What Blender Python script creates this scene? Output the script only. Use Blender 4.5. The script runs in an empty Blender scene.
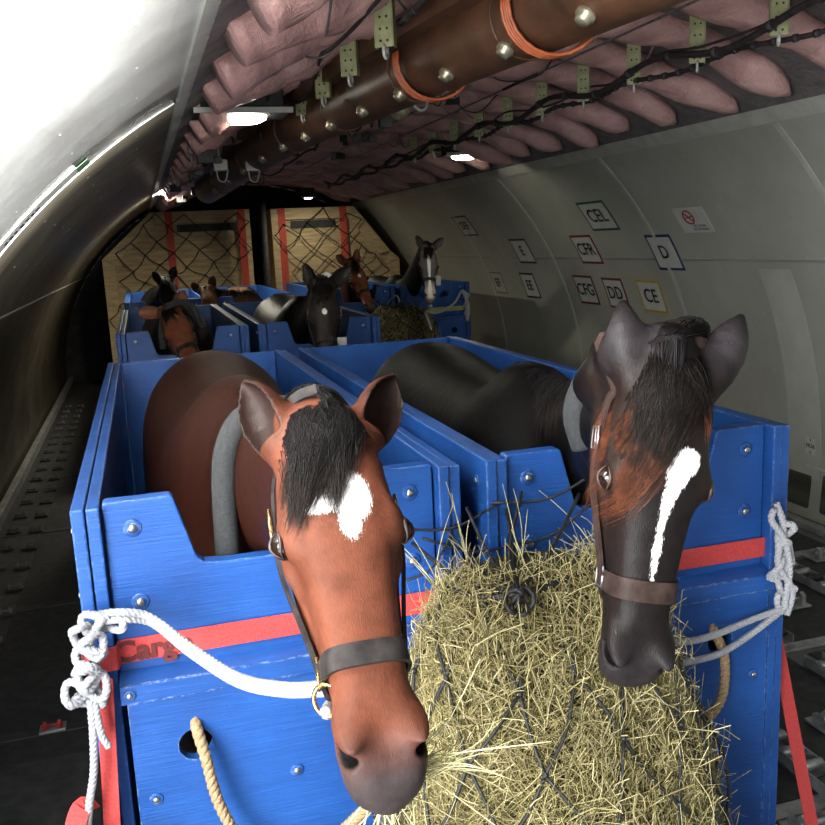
import bpy, bmesh, math, random
import numpy as np
import openvdb
from mathutils import Vector, Matrix, noise
random.seed(7); RNG = np.random.default_rng(7)
SC = bpy.context.scene
COL = SC.collection
LIFT = 2.1            # everything is laid out from eye level and raised by this at the end
PI = math.pi
V = np.array

# ------------------------------------------------------------------ object helpers
def tag(o, label=None, cat=None, group=None, kind=None):
    if label: o['label'] = label
    if cat: o['category'] = cat
    if group: o['group'] = group
    if kind: o['kind'] = kind
    return o
def empty(name, loc, label, cat, group=None):
    o = bpy.data.objects.new(name, None); COL.objects.link(o)
    o.location = loc; o.empty_display_size = .1
    return tag(o, label, cat, group)
def origin_of(o):
    p = V([0., 0., 0.])
    while o is not None:
        p = p + V(o.location); o = o.parent
    return p
def mesh_np(name, verts, faces, mat=None, parent=None, smooth=False, loc=None, mats=None, midx=None):
    verts = np.asarray(verts, dtype=np.float64).reshape(-1, 3)
    if parent is not None: base = origin_of(parent)
    elif loc is not None: base = V(loc, dtype=float)
    else:
        mn, mx = verts.min(0), verts.max(0); base = V([(mn[0]+mx[0])/2, (mn[1]+mx[1])/2, mn[2]])
    vv = (verts-base).astype(np.float32)
    me = bpy.data.meshes.new(name)
    if isinstance(faces, np.ndarray):
        n, k = faces.shape
        me.vertices.add(len(vv)); me.vertices.foreach_set('co', vv.ravel())
        me.loops.add(n*k); me.loops.foreach_set('vertex_index', faces.astype(np.int32).ravel())
        me.polygons.add(n); me.polygons.foreach_set('loop_start', np.arange(0, n*k, k, dtype=np.int32))
        me.update(calc_edges=True)
    else:
        me.from_pydata(vv.tolist(), [], faces); me.update()
    if smooth:
        me.polygons.foreach_set('use_smooth', np.ones(len(me.polygons), dtype=bool))
    for m in (mats or ([mat] if mat else [])): me.materials.append(m)
    if midx is not None: me.polygons.foreach_set('material_index', np.asarray(midx, dtype=np.int32))
    o = bpy.data.objects.new(name, me); COL.objects.link(o)
    if parent is not None: o.parent = parent
    else: o.location = base
    return o
class MB:
    """collects shapes for ONE mesh"""
    def __init__(s): s.v = []; s.f = []; s.mi = []; s.cur = 0; s.sm = []
    def add(s, vs, fs, sm=False):
        b = len(s.v); s.v += [tuple(map(float, p)) for p in vs]
        for f in fs: s.f.append(tuple(int(i)+b for i in f)); s.mi.append(s.cur); s.sm.append(sm)
    def box(s, x0, y0, z0, x1, y1, z1, r=0.0):
        if x0 > x1: x0, x1 = x1, x0
        if y0 > y1: y0, y1 = y1, y0
        if z0 > z1: z0, z1 = z1, z0
        r = min(r, .45*min(x1-x0, y1-y0, z1-z0))
        if r <= 1e-5:
            s.add([(x0,y0,z0),(x1,y0,z0),(x1,y1,z0),(x0,y1,z0),(x0,y0,z1),(x1,y0,z1),(x1,y1,z1),(x0,y1,z1)],
                  [(0,3,2,1),(4,5,6,7),(0,1,5,4),(1,2,6,5),(2,3,7,6),(3,0,4,7)]); return
        bm = bmesh.new(); bmesh.ops.create_cube(bm, size=1)
        for v in bm.verts: v.co = ((x0+x1)/2+v.co.x*(x1-x0), (y0+y1)/2+v.co.y*(y1-y0), (z0+z1)/2+v.co.z*(z1-z0))
        bmesh.ops.bevel(bm, geom=bm.edges[:], offset=r, segments=2, affect='EDGES', profile=.5)
        s.bm(bm)
    def bm(s, bm, sm=False):
        bm.verts.index_update()
        s.add([v.co[:] for v in bm.verts], [[v.index for v in f.verts] for f in bm.faces], sm); bm.free()
    def prism(s, poly, axis, a0, a1, r=0.0):
        """poly: 2D outline, extruded along axis 0/1/2 between a0,a1; bevelled edges"""
        def p3(p, a):
            q = list(p); q.insert(axis, a); return q
        bm = bmesh.new()
        lo = [bm.verts.new(p3(p, a0)) for p in poly]; hi = [bm.verts.new(p3(p, a1)) for p in poly]
        n = len(poly); bm.faces.new(lo); bm.faces.new(hi[::-1])
        for i in range(n): bm.faces.new((lo[i], hi[i], hi[(i+1) % n], lo[(i+1) % n]))
        bmesh.ops.recalc_face_normals(bm, faces=bm.faces[:])
        if r > 0: bmesh.ops.bevel(bm, geom=bm.edges[:], offset=r, segments=2, affect='EDGES', profile=.5)
        s.bm(bm)
    def tube(s, pts, r, n=8, caps=True, flat=None, up=None, sm=True):
        """swept tube; r number or list; flat=(w,h) half sizes for a strap with rectangular section"""
        pts = [Vector(p) for p in pts]; m = len(pts)
        rr = r if isinstance(r, (list, tuple, np.ndarray)) else [r]*m
        T = []
        for i in range(m):
            t = pts[min(i+1, m-1)]-pts[max(i-1, 0)]
            T.append(t.normalized() if t.length > 1e-9 else Vector((0, 0, 1)))
        multi = up is not None and hasattr(up[0], '__len__')
        ref = Vector(up[0] if multi else up) if up is not None else (Vector((0, 0, 1)) if abs(T[0].z) < .9 else Vector((1, 0, 0)))
        N = (ref-T[0]*ref.dot(T[0])).normalized(); vs = []
        for i in range(m):
            if up is not None:
                u_ = up[i] if multi else up
                u_ = Vector(u_); N = (u_-T[i]*u_.dot(T[i])).normalized()
            else:
                N = (N-T[i]*N.dot(T[i])).normalized()
            B = T[i].cross(N)
            if flat:
                w, h = flat
                ring = [(w, h), (-w, h), (-w, -h), (w, -h)]
                for a, b in ring: vs.append(pts[i]+B*a+N*b)
            else:
                for k in range(n):
                    a = 2*PI*k/n; vs.append(pts[i]+(N*math.cos(a)+B*math.sin(a))*rr[i])
        k = 4 if flat else n
        fs = [(i*k+j, i*k+(j+1) % k, (i+1)*k+(j+1) % k, (i+1)*k+j) for i in range(m-1) for j in range(k)]
        if caps: fs += [tuple(range(k))[::-1], tuple(range((m-1)*k, m*k))]
        s.add(vs, fs, sm and not flat)
    def lathe(s, c, axis, prof, n=16):
        """prof: list of (radius, along)"""
        ax = Vector(axis).normalized(); ref = Vector((0, 0, 1)) if abs(ax.z) < .9 else Vector((1, 0, 0))
        u = (ref-ax*ref.dot(ax)).normalized(); w = ax.cross(u); c = Vector(c); vs = []
        for (r, h) in prof:
            for k in range(n):
                a = 2*PI*k/n; vs.append(c+ax*h+(u*math.cos(a)+w*math.sin(a))*max(r, 1e-5))
        m = len(prof)
        fs = [(i*n+j, i*n+(j+1) % n, (i+1)*n+(j+1) % n, (i+1)*n+j) for i in range(m-1) for j in range(n)]
        fs += [tuple(range(n))[::-1], tuple(range((m-1)*n, m*n))]
        s.add(vs, fs, True)
    def torus(s, c, axis, R, r, n=20, k=8, a0=0, a1=2*PI):
        ax = Vector(axis).normalized(); ref = Vector((0, 0, 1)) if abs(ax.z) < .9 else Vector((1, 0, 0))
        u = (ref-ax*ref.dot(ax)).normalized(); w = ax.cross(u)
        s.tube([Vector(c)+(u*math.cos(a0+(a1-a0)*i/n)+w*math.sin(a0+(a1-a0)*i/n))*R for i in range(n+1)], r, k, caps=abs(a1-a0) < 6.2)
    def build(s, name, mat=None, parent=None, mats=None, loc=None):
        o = mesh_np(name, s.v, s.f, mat, parent, loc=loc, mats=mats, midx=s.mi if mats else None)
        o.data.polygons.foreach_set('use_smooth', s.sm); bmz = bmesh.new(); bmz.from_mesh(o.data)
        bmesh.ops.recalc_face_normals(bmz, faces=bmz.faces[:]); bmz.to_mesh(o.data); bmz.free()
        return o
def copy_tree(o, parent=None):
    c = o.copy(); COL.objects.link(c); c.parent = parent
    for ch in list(o.children): copy_tree(ch, c)
    return c
def smooth_path(pts, n=8):
    """Catmull-Rom"""
    P = [V(p, dtype=float) for p in pts]; P = [2*P[0]-P[1]]+P+[2*P[-1]-P[-2]]; out = []
    for i in range(1, len(P)-2):
        for k in range(n):
            t = k/n; a, b, c, d = P[i-1], P[i], P[i+1], P[i+2]
            out.append(.5*((2*b)+(-a+c)*t+(2*a-5*b+4*c-d)*t*t+(-a+3*b-3*c+d)*t**3))
    out.append(P[-2]); return out

# ------------------------------------------------------------------ material helpers
def mat(name, col=(.5,.5,.5), rough=.5, metal=0., spec=.5, **kw):
    m = bpy.data.materials.new(name); m.use_nodes = True
    b = m.node_tree.nodes['Principled BSDF']
    b.inputs['Base Color'].default_value = (*col, 1); b.inputs['Roughness'].default_value = rough
    b.inputs['Metallic'].default_value = metal; b.inputs['Specular IOR Level'].default_value = spec
    for k, v in kw.items(): b.inputs[k.replace('_', ' ')].default_value = v
    return m
class NT:
    def __init__(s, m): s.t = m.node_tree; s.n = s.t.nodes; s.b = s.n['Principled BSDF']
    def new(s, typ, **kw):
        n = s.n.new(typ)
        for k, v in kw.items(): setattr(n, k, v)
        return n
    def link(s, a, b): s.t.links.new(a, b)
    def coord(s, scale=(1,1,1), kind='Object'):
        c = s.new('ShaderNodeTexCoord'); mp = s.new('ShaderNodeMapping'); mp.inputs['Scale'].default_value = scale
        s.link(c.outputs[kind], mp.inputs[0]); return mp.outputs[0]
    def noise(s, vec, scale=5, detail=4, rough=.55, dist=0.):
        n = s.new('ShaderNodeTexNoise'); n.inputs['Scale'].default_value = scale; n.inputs['Detail'].default_value = detail
        n.inputs['Roughness'].default_value = rough; n.inputs['Distortion'].default_value = dist
        s.link(vec, n.inputs['Vector']); return n.outputs['Fac']
    def ramp(s, fac, stops):
        r = s.new('ShaderNodeValToRGB'); e = r.color_ramp.elements
        while len(e) < len(stops): e.new(.5)
        for i, (p, c) in enumerate(stops):
            e[i].position = p; e[i].color = (*c, 1) if not isinstance(c, (int, float)) else (c, c, c, 1)
        s.link(fac, r.inputs[0]); return r.outputs[0]
    def mix(s, fac, a, b, typ='MIX'):
        m = s.new('ShaderNodeMix'); m.data_type = 'RGBA'; m.blend_type = typ
        for sock, v in ((m.inputs[0], fac), (m.inputs[6], a), (m.inputs[7], b)):
            if isinstance(v, bpy.types.NodeSocket): s.link(v, sock)
            elif isinstance(v, (int, float)): sock.default_value = v
            else: sock.default_value = (*v, 1)
        return m.outputs[2]
    def math(s, op, a, b=None, c=None, clamp=False):
        m = s.new('ShaderNodeMath', operation=op, use_clamp=clamp)
        for i, v in enumerate((a, b, c)):
            if v is None: continue
            if isinstance(v, bpy.types.NodeSocket): s.link(v, m.inputs[i])
            else: m.inputs[i].default_value = v
        return m.outputs[0]
    def attr(s, name, out='Fac'):
        a = s.new('ShaderNodeAttribute'); a.attribute_name = name; return a.outputs[out]
    def bump(s, h, strength=.3, dist=.01, prev=None):
        b = s.new('ShaderNodeBump'); b.inputs['Strength'].default_value = strength; b.inputs['Distance'].default_value = dist
        s.link(h, b.inputs['Height'])
        if prev is not None: s.link(prev, b.inputs['Normal'])
        return b.outputs[0]
    def set(s, name, sock): s.link(sock, s.b.inputs[name])
def worn(name, c0, c1, rough=.5, metal=0., scale=8, stretch=(1,1,1), bump=.15, bd=.004, lo=.35, hi=.7, spec=.5, detail=6, rvar=.12):
    m = mat(name, c0, rough, metal, spec); t = NT(m); v = t.coord(stretch)
    n = t.noise(v, scale, detail); t.set('Base Color', t.ramp(n, [(lo, c0), (hi, c1)]))
    n2 = t.noise(v, scale*3, 5); t.set('Normal', t.bump(n2, bump, bd))
    t.set('Roughness', t.math('MULTIPLY_ADD', n2, rvar*2, rough-rvar)); return m
# ------------------------------------------------------------------ camera frame (eye at the origin of the layout)
def cam_axes():
    F = norm([-275.5, -160.5, 895.]); D = V([199.5, 4487.5, 895.]); D = norm(D-F*(D@F)); return V([np.cross(D, F), F, -D])
def norm(v): v = V(v, dtype=float); return v/np.linalg.norm(v)
CAM = cam_axes()      # rows: the place's X, Y, Z in the lens frame (right, down, forward)
def setup_camera():
    cd = bpy.data.cameras.new('camera'); co = bpy.data.objects.new('camera', cd); COL.objects.link(co)
    r, dn, fw = CAM[:, 0], CAM[:, 1], CAM[:, 2]
    M = Matrix(((r[0], -dn[0], -fw[0], 0), (r[1], -dn[1], -fw[1], 0), (r[2], -dn[2], -fw[2], LIFT), (0, 0, 0, 1)))
    co.matrix_world = M; cd.sensor_width = 36; cd.lens = 36*895/825; cd.clip_start = .05; cd.clip_end = 200
    SC.camera = co

# ------------------------------------------------------------------ horse: one continuous skin grown from a distance field
def norm(v): v = V(v, dtype=float); return v/np.linalg.norm(v)
def smin(a, b, k): h = np.clip(.5+.5*(b-a)/k, 0, 1); return b+(a-b)*h-k*h*(1-h)
def smax(a, b, k): return -smin(-a, -b, k)
KA  = [-.06, -.03, 0, .05, .10, .15, .20, .24, .28, .33, .38, .43, .48, .53, .565, .59, .61]
KD1 = [-.055, -.025, 0, .012, .022, .025, .023, .018, .012, .006, .001, -.002, -.003, -.006, -.016, -.035, -.065]
KD0 = [-.07, -.10, -.14, -.18, -.205, -.22, -.225, -.22, -.205, -.18, -.155, -.138, -.128, -.126, -.124, -.112, -.09]
KW1 = [.02, .046, .062, .080, .092, .098, .098, .092, .083, .075, .068, .061, .055, .052, .047, .037, .012]
KW0 = [.03, .045, .055, .066, .072, .074, .073, .070, .066, .060, .054, .048, .045, .044, .042, .034, .012]
def ell(a, d, w, c, r): return (np.sqrt(((a-c[0])/r[0])**2+((d-c[1])/r[1])**2+((w-c[2])/r[2])**2)-1)*min(r)
def head_sdf(a, d, w):
    aw = np.abs(w)
    d1 = np.interp(a, KA, KD1); d0 = np.interp(a, KA, KD0); w1 = np.interp(a, KA, KW1); w0 = np.interp(a, KA, KW0)
    dc = (d1+d0)/2; D = (d1-d0)/2; t = np.clip((d-dc)/D*.5+.5, 0, 1); W = w0+(w1-w0)*np.clip(t*1.35-.25, 0, 1)
    top = d > dc; e = np.where(top, 2.7, 2.1)
    f = ((np.abs(d-dc)/D)**e+(aw/W)**e)**(1/e)-1
    f = f*np.minimum(W, D)
    over = np.maximum(-.06-a, a-.61); f = smax(f, over, .02)
    f = smin(f, ell(a, d, aw, (.125, -.150, .035), (.105, .075, .040)), .025)    # cheek
    f = smin(f, ell(a, d, aw, (.203, -.026, .073), (.044, .024, .020)), .022)    # brow
    f = smin(f, ell(a, d, aw, (.240, -.070, .076), (.045, .012, .012)), .022)    # bone under the eye
    f = smin(f, ell(a, d, aw, (.310, -.092, .062), (.060, .010, .010)), .025)    # facial crest
    f = smax(f, -ell(a, d, aw, (.150, -.010, .096), (.028, .018, .013)), .020)   # hollow above the eye
    f = smax(f, -ell(a, d, aw, (.400, -.050, .075), (.080, .022, .010)), .030)   # hollow beside the nasal bone
    f = smax(f, -ell(a, d, aw, (.218, -.033, .101), (.022, .0155, .014)), .009)   # eye socket
    f = smin(f, ell(a, d, aw, (.530, -.036, .036), (.042, .028, .020)), .024)    # nostril flare
    f = smin(f, ell(a, d, aw, (.570, -.062, .000), (.034, .038, .042)), .020)    # upper lip
    f = smin(f, ell(a, d, aw, (.556, -.122, .000), (.036, .020, .030)), .012)    # lower lip
    ca, sa = .86, .51; ar, dr = (a-.540)*ca+(d+.026)*sa, -(a-.540)*sa+(d+.026)*ca
    f = smax(f, -ell(ar, dr, aw, (0, 0, .052), (.027, .0125, .024)), .005)
    f = smin(f, ell(ar, dr, aw, (-.004, .023, .044), (.034, .007, .013)), .016)        # nostril
    f = smax(f, -ell(a, d, aw, (.563, -.102, .030), (.045, .0032, .06)), .005)   # mouth
    return f
def ear_sdf(a, d, w, e):
    """e: base, direction, open direction (all head-local), length"""
    b, t, o, L, ws = e; t = norm(t); o = norm(V(o)-t*np.dot(o, t)); s = np.cross(t, o)
    x = a-b[0], d-b[1], w-b[2]
    T = (x[0]*t[0]+x[1]*t[1]+x[2]*t[2])/L; O = x[0]*o[0]+x[1]*o[1]+x[2]*o[2]; S = (x[0]*s[0]+x[1]*s[1]+x[2]*s[2])/ws
    R = np.interp(T, [-.15, 0, .2, .45, .65, .8, .9, 1.0, 1.06], [.030, .034, .043, .048, .042, .031, .020, .008, .001])
    O2 = O+.018*np.clip(T, 0, 1)**2*1.0
    f = np.sqrt((S/R)**2+(O2/(R*.72+.002))**2)-1; f = f*R*.75
    f = smax(f, np.maximum(T-1.03, -.2-T)*L, .006)
    R2 = np.maximum(R-.0065, .0005)
    g = (np.sqrt((S/R2)**2+((O2-.013)/(R2*.85+.004))**2)-1)*R2*.8; g = np.maximum(g, (.10-T)*L)
    return smax(f, -g, .004)
def densify(st, n=5):
    M_ = V([[*c, *norm(u), h, w] for c, u, h, w in st]); D_ = V(smooth_path(list(M_), n))
    return [(r[:3], r[3:6], r[6], r[7]) for r in D_]
def sweep_sdf(X, Y, Z, st):
    """st: list of (center, up, hh, hw)"""
    best = None; f32 = np.float32
    for (c0, u0, h0, w0), (c1, u1, h1, w1) in zip(st[:-1], st[1:]):
        ax = c1-c0; L2 = ax@ax
        um = norm((u0+u1)/2); um = norm(um-ax*(um@ax)/L2); sd = norm(np.cross(ax, um)); an = norm(ax); c0, ax, um, sd, an = [q.astype(f32) for q in (c0, ax, um, sd, an)]
        dx, dy, dz = X-c0[0], Y-c0[1], Z-c0[2]
        t = np.clip((dx*ax[0]+dy*ax[1]+dz*ax[2])/f32(L2), 0, 1)
        qx, qy, qz = dx-t*ax[0], dy-t*ax[1], dz-t*ax[2]
        u = qx*um[0]+qy*um[1]+qz*um[2]; s_ = qx*sd[0]+qy*sd[1]+qz*sd[2]; l = qx*an[0]+qy*an[1]+qz*an[2]
        hh, hw = f32(h0)+t*f32(h1-h0), f32(w0)+t*f32(w1-w0); mn = np.minimum(hh, hw)
        f = (np.sqrt((u/hh)**2+(s_/hw)**2+(l/mn)**2)-1)*mn
        best = f if best is None else np.minimum(best, f)
    return best
def body_sdf(X, Y, Z, rows):
    """barrel lofted along Y; rows: y, xc, zc, hh, hw"""
    R = V(smooth_path([V([c[1], c[0], c[2], h*h, w*w]) for c, u, h, w in rows], 6)); R = R[np.argsort(R[:, 0])]
    y0, y1 = R[0, 0], R[-1, 0]
    ys = np.concatenate([[y0-.10], R[:, 0], [y1+.10]]); g = lambda k, e0=None: np.interp(Y, ys, np.concatenate([[R[0, k] if e0 is None else e0], R[:, k], [R[-1, k] if e0 is None else e0]])).astype(np.float32)
    xc, zc = g(1), g(2); hh, hw = np.sqrt(np.maximum(g(3, 0.), 1e-6)), np.sqrt(np.maximum(g(4, 0.), 1e-6))
    f = (np.sqrt(((Z-zc)/hh)**2+((X-xc)/hw)**2)-1)*np.minimum(hh, hw)
    return np.maximum(np.minimum(f, .5), np.maximum(ys[0]+.002-Y, Y-ys[-1]+.002)).astype(np.float32)
def upsample(F, ax0, ax1):
    for k in range(3):
        q = np.interp(ax1[k], ax0[k], np.arange(len(ax0[k]))); i = np.clip(q.astype(int), 0, len(ax0[k])-2); t = (q-i).astype(np.float32)
        sh = [1, 1, 1]; sh[k] = -1; t = t.reshape(sh); F = np.take(F, i, k)*(1-t)+np.take(F, i+1, k)*t
    return F
def caps_sdf(X, Y, Z, p, q, r0, r1):
    p, q = V(p, dtype=np.float32), V(q, dtype=np.float32); ax = q-p; L2 = ax@ax
    dx, dy, dz = X-p[0], Y-p[1], Z-p[2]; t = np.clip((dx*ax[0]+dy*ax[1]+dz*ax[2])/L2, 0, 1)
    return np.sqrt((dx-t*ax[0])**2+(dy-t*ax[1])**2+(dz-t*ax[2])**2)-(r0+t*(r1-r0))
def warp_axis(lo, hi, flo, fhi, fine, coarse):
    """grid coordinates: fine inside [flo,fhi], growing to coarse outside"""
    xs = list(np.arange(flo, fhi+fine, fine)); s = fine
    while xs[-1] < hi: s = min(s*1.12, coarse); xs.append(xs[-1]+s)
    s = fine; x = xs[0]; pre = []
    while x > lo: s = min(s*1.12, coarse); x -= s; pre.append(x)
    return V(pre[::-1]+xs)
class Pose:
    """P poll, A axis to the muzzle, N face normal, L lateral; all in layout coordinates"""
    def __init__(s, Pc, Mc, yaw, cam=True, ka=1.):
        s.ka = ka
        if cam: P, M_, N = CAM@V(Pc), CAM@V(Mc), CAM@V([yaw, 0, -1.])
        else: P, M_, N = V(Pc), V(Mc), V(yaw, dtype=float)
        s.P = P; s.A = norm(M_-P); s.N = norm(N-s.A*(N@s.A)); s.L = np.cross(s.N, s.A)
    def loc(s, X, Y, Z):
        dt = X.dtype.type; x, y, z = X-dt(s.P[0]), Y-dt(s.P[1]), Z-dt(s.P[2])
        a, d, w = (x*dt(k[0])+y*dt(k[1])+z*dt(k[2]) for k in (s.A, s.N, s.L)); return a/dt(s.ka), d, w
    def w(s, a, d, w): return s.P+s.A*(a*s.ka)+s.N*d+s.L*w
def surf(a, ang, off=0.0, dc=None):
    """head-local surface point in the plane a, seen from the middle axis at angle ang (0 = forehead, + = +L side)"""
    if dc is None: dc = (np.interp(a, KA, KD1)+np.interp(a, KA, KD0))/2
    lo, hi = 0., .3
    for _ in range(22):
        m = (lo+hi)/2
        if head_sdf(V([a]), V([dc+m*math.cos(ang)]), V([m*math.sin(ang)]))[0] < 0: lo = m
        else: hi = m
    return V([a, dc+(lo+off)*math.cos(ang), (lo+off)*math.sin(ang)])
def dtop(a, w, off=0.):
    """height of the face surface above the head axis at lateral w"""
    lo, hi = -.1, .08
    for _ in range(16):
        m = (lo+hi)/2
        if head_sdf(V([a]), V([m]), V([w]))[0] < 0: lo = m
        else: hi = m
    return lo+off
def horse_skin(name, pose, neck, body, legs, ears, parent, material, fine=.0036, coarse=.02, mark=None):
    P = pose.P
    corners = V([pose.w(a, d, w) for a in (-.19, .64) for d in (-.25, .06) for w in (-.12, .12)])
    flo, fhi = corners.min(0), corners.max(0)
    bc = V([c for c, *_ in body]); rad = .34
    lo = np.minimum(flo-.02, bc.min(0)-rad); hi = np.maximum(fhi+.02, bc.max(0)+rad)
    lz = min(min(l[1][2] for l in legs), lo[2])-.05 if legs else lo[2]
    lo[2] = lz
    gx, gy, gz = [warp_axis(lo[i], hi[i], flo[i], fhi[i], fine, coarse) for i in range(3)]
    cg = [np.arange(g[0]-.02, g[-1]+.04, .016).astype(np.float32) for g in (gx, gy, gz)]
    X, Y, Z = cg[0][:, None, None], cg[1][None, :, None], cg[2][None, None, :]
    F = body_sdf(X, Y, Z, body)+0*X
    for (p, q, r0, r1) in legs: F = smin(F, caps_sdf(X, Y, Z, p, q, r0, r1), .05)
    F = smin(F, sweep_sdf(X, Y, Z, densify(neck)), .09).astype(np.float32)
    F = upsample(F, cg, (gx, gy, gz))
    X, Y, Z = [g.astype(np.float32) for g in (gx, gy, gz)]; X, Y, Z = X[:, None, None], Y[None, :, None], Z[None, None, :]
    # the head only inside its own block
    sl = [slice(max(0, int(np.searchsorted(g, flo[i]-.03))), int(np.searchsorted(g, fhi[i]+.03))) for i, g in enumerate((gx, gy, gz))]
    a, d, w = pose.loc(X[sl[0]], Y[:, sl[1]], Z[:, :, sl[2]])
    H = head_sdf(a, d, w)
    for e in ears: H = smin(H, ear_sdf(a, d, w, e), .012)
    F[sl[0], sl[1], sl[2]] = smin(F[sl[0], sl[1], sl[2]], H, .035)
    F[0], F[-1], F[:, 0], F[:, -1], F[:, :, 0], F[:, :, -1] = (1,)*6
    g = openvdb.FloatGrid(1.0); g.copyFromArray(np.ascontiguousarray(np.clip(F, -1, 1)))
    pts, quads = g.convertToQuads(0.0)
    v = np.stack([np.interp(pts[:, i], np.arange(len(ax)), ax) for i, ax in enumerate((gx, gy, gz))], 1)
    quads = quads[:, ::-1]
    # tiny relax of the coarse part
    o = mesh_np(name, v, quads, material, parent, smooth=True)
    a, d, w = pose.loc(v[:, 0], v[:, 1], v[:, 2])
    hs = head_sdf(a, d, w)
    me = o.data
    at = me.attributes.new('headpos', 'FLOAT_VECTOR', 'POINT'); at.data.foreach_set('vector', np.stack([a, d, w], 1).astype(np.float32).ravel())
    def fa(n, x): q = me.attributes.new(n, 'FLOAT', 'POINT'); q.data.foreach_set('value', x.astype(np.float32))
    fa('mark', np.where(hs < .02, mark(a, d, w), -1.) if mark else np.full(len(a), -1.))
    ins = np.zeros(len(a)); outer = np.zeros(len(a)); dk = np.zeros(len(a))
    for e in ears:
        b, t, op, L, ws = e; t = norm(t); op = norm(V(op)-t*np.dot(op, t)); x = np.stack([a, d, w], 1)-V(b)
        T = x@t/L; O = x@op; s_ = np.cross(t, op)
        R = np.interp(T, [-.15, 0, .2, .45, .65, .8, .9, 1.0], [.030, .034, .043, .048, .042, .031, .020, .008])
        S = x@s_/ws; O2 = O+.018*np.clip(T, 0, 1)**2; R2 = np.maximum(R-.0065, .0005)
        g = (np.sqrt((S/R2)**2+((O2-.013)/(R2*.85+.004))**2)-1)*R2*.8
        isear = (T > .05) & (T < 1.1) & (np.abs(S) < .06) & (np.abs(O) < .06); outer = np.where(isear, np.clip(T*2.2, 0, 1), outer)
        ins = np.where(isear & (np.abs(g) < .0032) & (T > .12), 1., ins); dk = np.where(isear, np.maximum(dk, np.clip((T-.70)*2.5, 0, .8)), dk)
    fa('earout', outer); fa('eartip', dk)
    fa('earin', ins)
    ca, sa = .86, .51; fa('hole', np.clip((1.10-np.sqrt((((a-.540)*ca+(d+.026)*sa)/.028)**2+((-(a-.540)*sa+(d+.026)*ca)/.0135)**2+((np.abs(w)-.050)/.028)**2))*6, 0, 1))
    fa('headness', np.clip(1-hs/.05, 0, 1))
    return o
def coat_mat(name, body, face, dark, muzzle_a=.50, rough=.42, inner=(.05,.035,.03), sheen=.15, dorsal=None, warm=None, earout=None):
    m = mat(name, face, rough, 0, .13); t = NT(m)
    hp = t.attr('headpos', 'Vector'); sep = t.new('ShaderNodeSeparateXYZ'); t.link(hp, sep.inputs[0])
    a, d, w = sep.outputs
    oc = t.coord((1, 1, 1)); mp = t.new('ShaderNodeMapping'); mp.inputs['Scale'].default_value = (18, 120, 120); t.link(hp, mp.inputs[0])
    fur = t.noise(mp.outputs[0], 6, 3, .6); blot = t.noise(hp, 14, 4); big = t.noise(oc, 4, 4)
    hn = t.attr('headness')
    bodyc = t.mix(big, tuple(c*.55 for c in body), tuple(c*1.25 for c in body))
    facec = t.mix(t.ramp(t.math('ADD', t.math('MULTIPLY', blot, .7), t.math('MULTIPLY', t.noise(hp, 42, 3), .3)), [(.35, 0), (.7, 1)]), tuple(c*.72 for c in face), tuple(min(1, c*1.35) for c in face))
    c = t.mix(hn, bodyc, facec)
    if warm: # browner hair beside the face
        aw = t.math('ABSOLUTE', w); c = t.mix(t.math('MULTIPLY', t.ramp(t.math('ADD', aw, t.math('MULTIPLY', blot, .05)), [(.07, 0), (.11, 1)]), hn), c, warm)
    if dorsal: # darker hair down the middle of the face
        aw = t.math('ABSOLUTE', w); f = t.ramp(t.math('ADD', aw, t.math('MULTIPLY', blot, .04)), [(.02, 1), (.06, 0)])
        c = t.mix(t.math('MULTIPLY', t.math('MULTIPLY', f, hn), .6), c, dorsal)
    # dark skin at the muzzle and round the nostril
    am = t.math('ADD', a, t.math('MULTIPLY', t.math('SUBTRACT', blot, .5), .05)); am = t.math('SUBTRACT', am, t.math('MULTIPLY', d, .25))
    mz = t.new('ShaderNodeMapRange'); t.link(am, mz.inputs[0]); mz.inputs[1].default_value = muzzle_a; mz.inputs[2].default_value = muzzle_a+.07
    c = t.mix(t.math('MULTIPLY', mz.outputs[0], hn), c, t.mix(t.noise(hp, 30, 4), tuple(q*.4 for q in dark), tuple(q*2.1 for q in dark)))
    if earout: c = t.mix(t.math('MULTIPLY', t.attr('earout'), t.ramp(blot, [(.3, .5), (.65, 1)])), c, earout)
    c = t.mix(t.attr('eartip'), c, tuple(q*.25 for q in face))
    c = t.mix(t.attr('earin'), c, inner)
    c = t.mix(t.attr('hole'), c, (.004, .003, .003))
    mk = t.math('ADD', t.attr('mark'), t.math('MULTIPLY', t.math('SUBTRACT', fur, .5), .022))
    c = t.mix(t.ramp(t.math('MULTIPLY_ADD', mk, 100, .5), [(.35, 0), (.65, 1)]), c, (.86, .83, .80))
    c = t.mix(.35, c, t.ramp(fur, [(.3, .45), (.7, 1.0)]), 'MULTIPLY')
    t.set('Base Color', c)
    t.set('Normal', t.bump(t.noise(hp, 22, 3), .25, .01, t.bump(fur, .35, .0025)))
    t.set('Roughness', t.math('MULTIPLY_ADD', fur, .22, rough-.11))
    m.node_tree.nodes['Principled BSDF'].inputs['Sheen Weight'].default_value = 0.
    return m
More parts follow.
